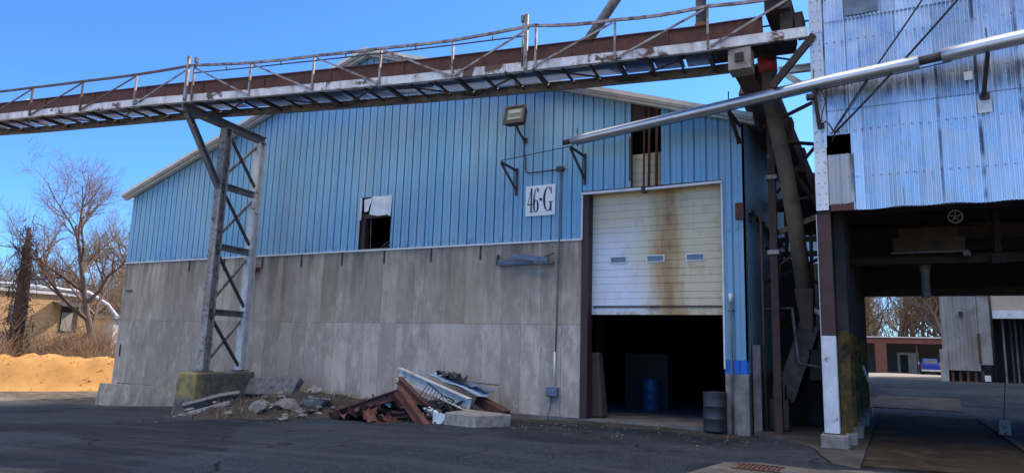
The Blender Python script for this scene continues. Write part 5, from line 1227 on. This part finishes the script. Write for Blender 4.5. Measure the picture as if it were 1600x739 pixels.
MB().box(-72, -63.5, 40.2, 52, -1.2, 3.6).build('wall', M['white_wall'], wb); MB().box(-72.3, -63.2, 40.0, 52.2, 3.603, 3.9).build('roof', M['roof'], wb)
for y0 in (42.5, 46.5): MB().box(-63.497, -63.45, y0, y0+1.4, 1.2, 2.5).build('window', M['glass'], wb)

# ------------------------------------------------------------------ far mill beyond the passage
fm = root('far_mill', (8, 58, .6), 'weathered silver sheet-metal mill block seen through the passage', 'mill building')
c = MB(); corrugated(c, 2.9, 5.08, 1.38, 36, 58, pitch=.24, amp=.035); c.build('front_cladding', M['corr_far'], fm)  # height above view raised to keep sun off the passage floor
MB().box(2.72, 3.2, 57.93, 58.05, .62, 2.8).build('loose_sheet', M['corr_far'], fm)
MB().prism([(2.9, 58.1, .6), (4.5, 80, .6), (4.6, 80, .6), (3.0, 58.1, .6)], (0, 0, 35.3)).build('side_wall', M['corr_far'], fm)
MB().box(5.0, 5.16, 57.9, 57.96, 1.9, 3.9).build('rusted_edge', M['brown'], fm)
MB().box(5.1, 5.80, 57.98, 58.05, 1.8, 36).build('edge_sheet', M['corr_far'], fm)
MB().box(5.80, 24, 57.98, 58.05, 5.48, 36).build('upper_panel', M['beige'], fm)
MB().box(5.95, 24, 57.90, 57.97, 4.93, 5.47).build('lintel', M['white_sheet'], fm)
MB().box(4.7, 24, 58.4, 80, 35.9, 36.1).box(23.9, 24, 58.1, 80, .6, 35.8).box(4.7, 23.9, 79.9, 80, .6, 35.8).build('shell', M['corr_far'], fm)
MB().box(6.0, 24, 64, 64.2, .5, 6).box(3.1, 5.9, 60.0, 60.2, .5, 6).build('inner_wall', M['dark_in'], fm)
MB().tube([(5.86, 57.8, .6), (5.83, 57.8, 12)], .07, 8).build('down_pipe', M['dark_steel'], fm)
for x_ in (3.35, 3.8, 4.25, 4.7, 5.1): MB().box(x_, x_+.16, 58.1, 58.3, .5, 1.42).build('leg', M['brown'], fm)
for i, x_ in enumerate((6.5, 7.0, 7.35, 7.75, 8.3, 9.0)): MB().box(x_, x_+.12, 58.6+.6*i, 58.8+.6*i, .55, 4.9).build('post', M['hopper'] if i % 2 else M['grey_steel'], fm)
MB().box(5.25, 5.6, 57.85, 57.95, .7, 1.1).build('white_box', M['white_sheet'], fm)
MB().box(3.1+.9, 4.25, 57.75, 57.9, 5.1, 5.4).build('wall_lamp', M['black'], fm)
# low carport and pickup truck
cp = root('carport', (2, 101, .6), 'low red-brown open carport with a brick pillar far beyond the passage', 'carport')
MB().box(-14, 20, 99.0, 99.3, 4.18, 4.92).build('fascia', M['fascia'], cp)
MB().box(-14, 20, 99.31, 110, 4.6, 4.85).build('roof', M['roof'], cp)
MB().box(-14, 20, 98.85, 98.99, 4.88, 5.0).build('roof_edge', M['white_trim'], cp)
for x_ in (-2.2, 8.6): MB().box(x_, x_+1.25, 99.0, 100.0, .4, 4.17).build('brick_pillar', M['red_brick'], cp)
MB().box(-14, 20, 109, 109.2, .4, 4.5).build('back_wall', M['carport_grey'], cp)
MB().box(.2, 2.6, 106, 106.2, .5, 3.2).build('partition', M['white_wall'], cp)
MB().box(.5, 1.4, 105.9, 105.99, .5, 2.9).build('door', M['dark_in'], cp)
MB().tube([(2.3, 99.2, .5), (2.3, 99.2, 4.17)], .08, 8).build('post', M['dark_steel'], cp)
tk = root('pickup_truck', (3.45, 92.5, .62), 'blue pickup truck seen from behind, parked before the low carport', 'pickup truck')
tx, ty, tz = 3.45, 92.5, .62
bd = MB(); 
bd.hexa([(tx-.95, ty, tz+.45), (tx+.95, ty, tz+.45), (tx+.95, ty+5.4, tz+.45), (tx-.95, ty+5.4, tz+.45), (tx-.97, ty, tz+1.12), (tx+.97, ty, tz+1.12), (tx+.95, ty+5.4, tz+1.05), (tx-.95, ty+5.4, tz+1.05)])
bd.build('body', M['truck_blue'], tk, bevel=.06)
MB().hexa([(tx-.86, ty+1.9, tz+1.12), (tx+.86, ty+1.9, tz+1.12), (tx+.86, ty+4.1, tz+1.08), (tx-.86, ty+4.1, tz+1.08), (tx-.72, ty+2.1, tz+1.78), (tx+.72, ty+2.1, tz+1.78), (tx+.72, ty+3.4, tz+1.78), (tx-.72, ty+3.4, tz+1.78)]).build('cab', M['truck_blue'], tk, bevel=.06)
MB().hexa([(tx-.68, ty+1.90, tz+1.2), (tx+.68, ty+1.90, tz+1.2), (tx+.68, ty+1.96, tz+1.2), (tx-.68, ty+1.96, tz+1.2), (tx-.62, ty+2.05, tz+1.68), (tx+.62, ty+2.05, tz+1.68), (tx+.62, ty+2.1, tz+1.68), (tx-.62, ty+2.1, tz+1.68)]).build('rear_window', M['glass'], tk)
MB().box(tx-.78, tx+.78, ty-.04, ty-.003, tz+.6, tz+1.10).build('tailgate', M['truck_blue'], tk, bevel=.02)
MB().box(tx-.95, tx+.95, ty-.16, ty-.045, tz+.36, tz+.56).build('bumper', M['chrome'], tk, bevel=.03)
for sx in (-1, 1):
    MB().box(tx+sx*.88-.07, tx+sx*.88+.07, ty-.03, ty+.02, tz+.66, tz+1.06).build('tail_lamp', M['tail'], tk)
    MB().box(tx+sx*1.08-.1, tx+sx*1.08+.1, ty+3.6, ty+3.75, tz+1.15, tz+1.4).build('mirror', M['chrome'], tk)
    for yy in (ty+1.0, ty+4.4):
        w_ = MB(); w_.tube([(tx+sx*.70, yy, tz+.36), (tx+sx*.98, yy, tz+.36)], .37, 20); w_.build('wheel', M['black'], tk)
MB().box(tx-.16, tx+.16, ty-.175, ty-.163, tz+.40, tz+.52).build('number_plate', M['white_sheet'], tk)
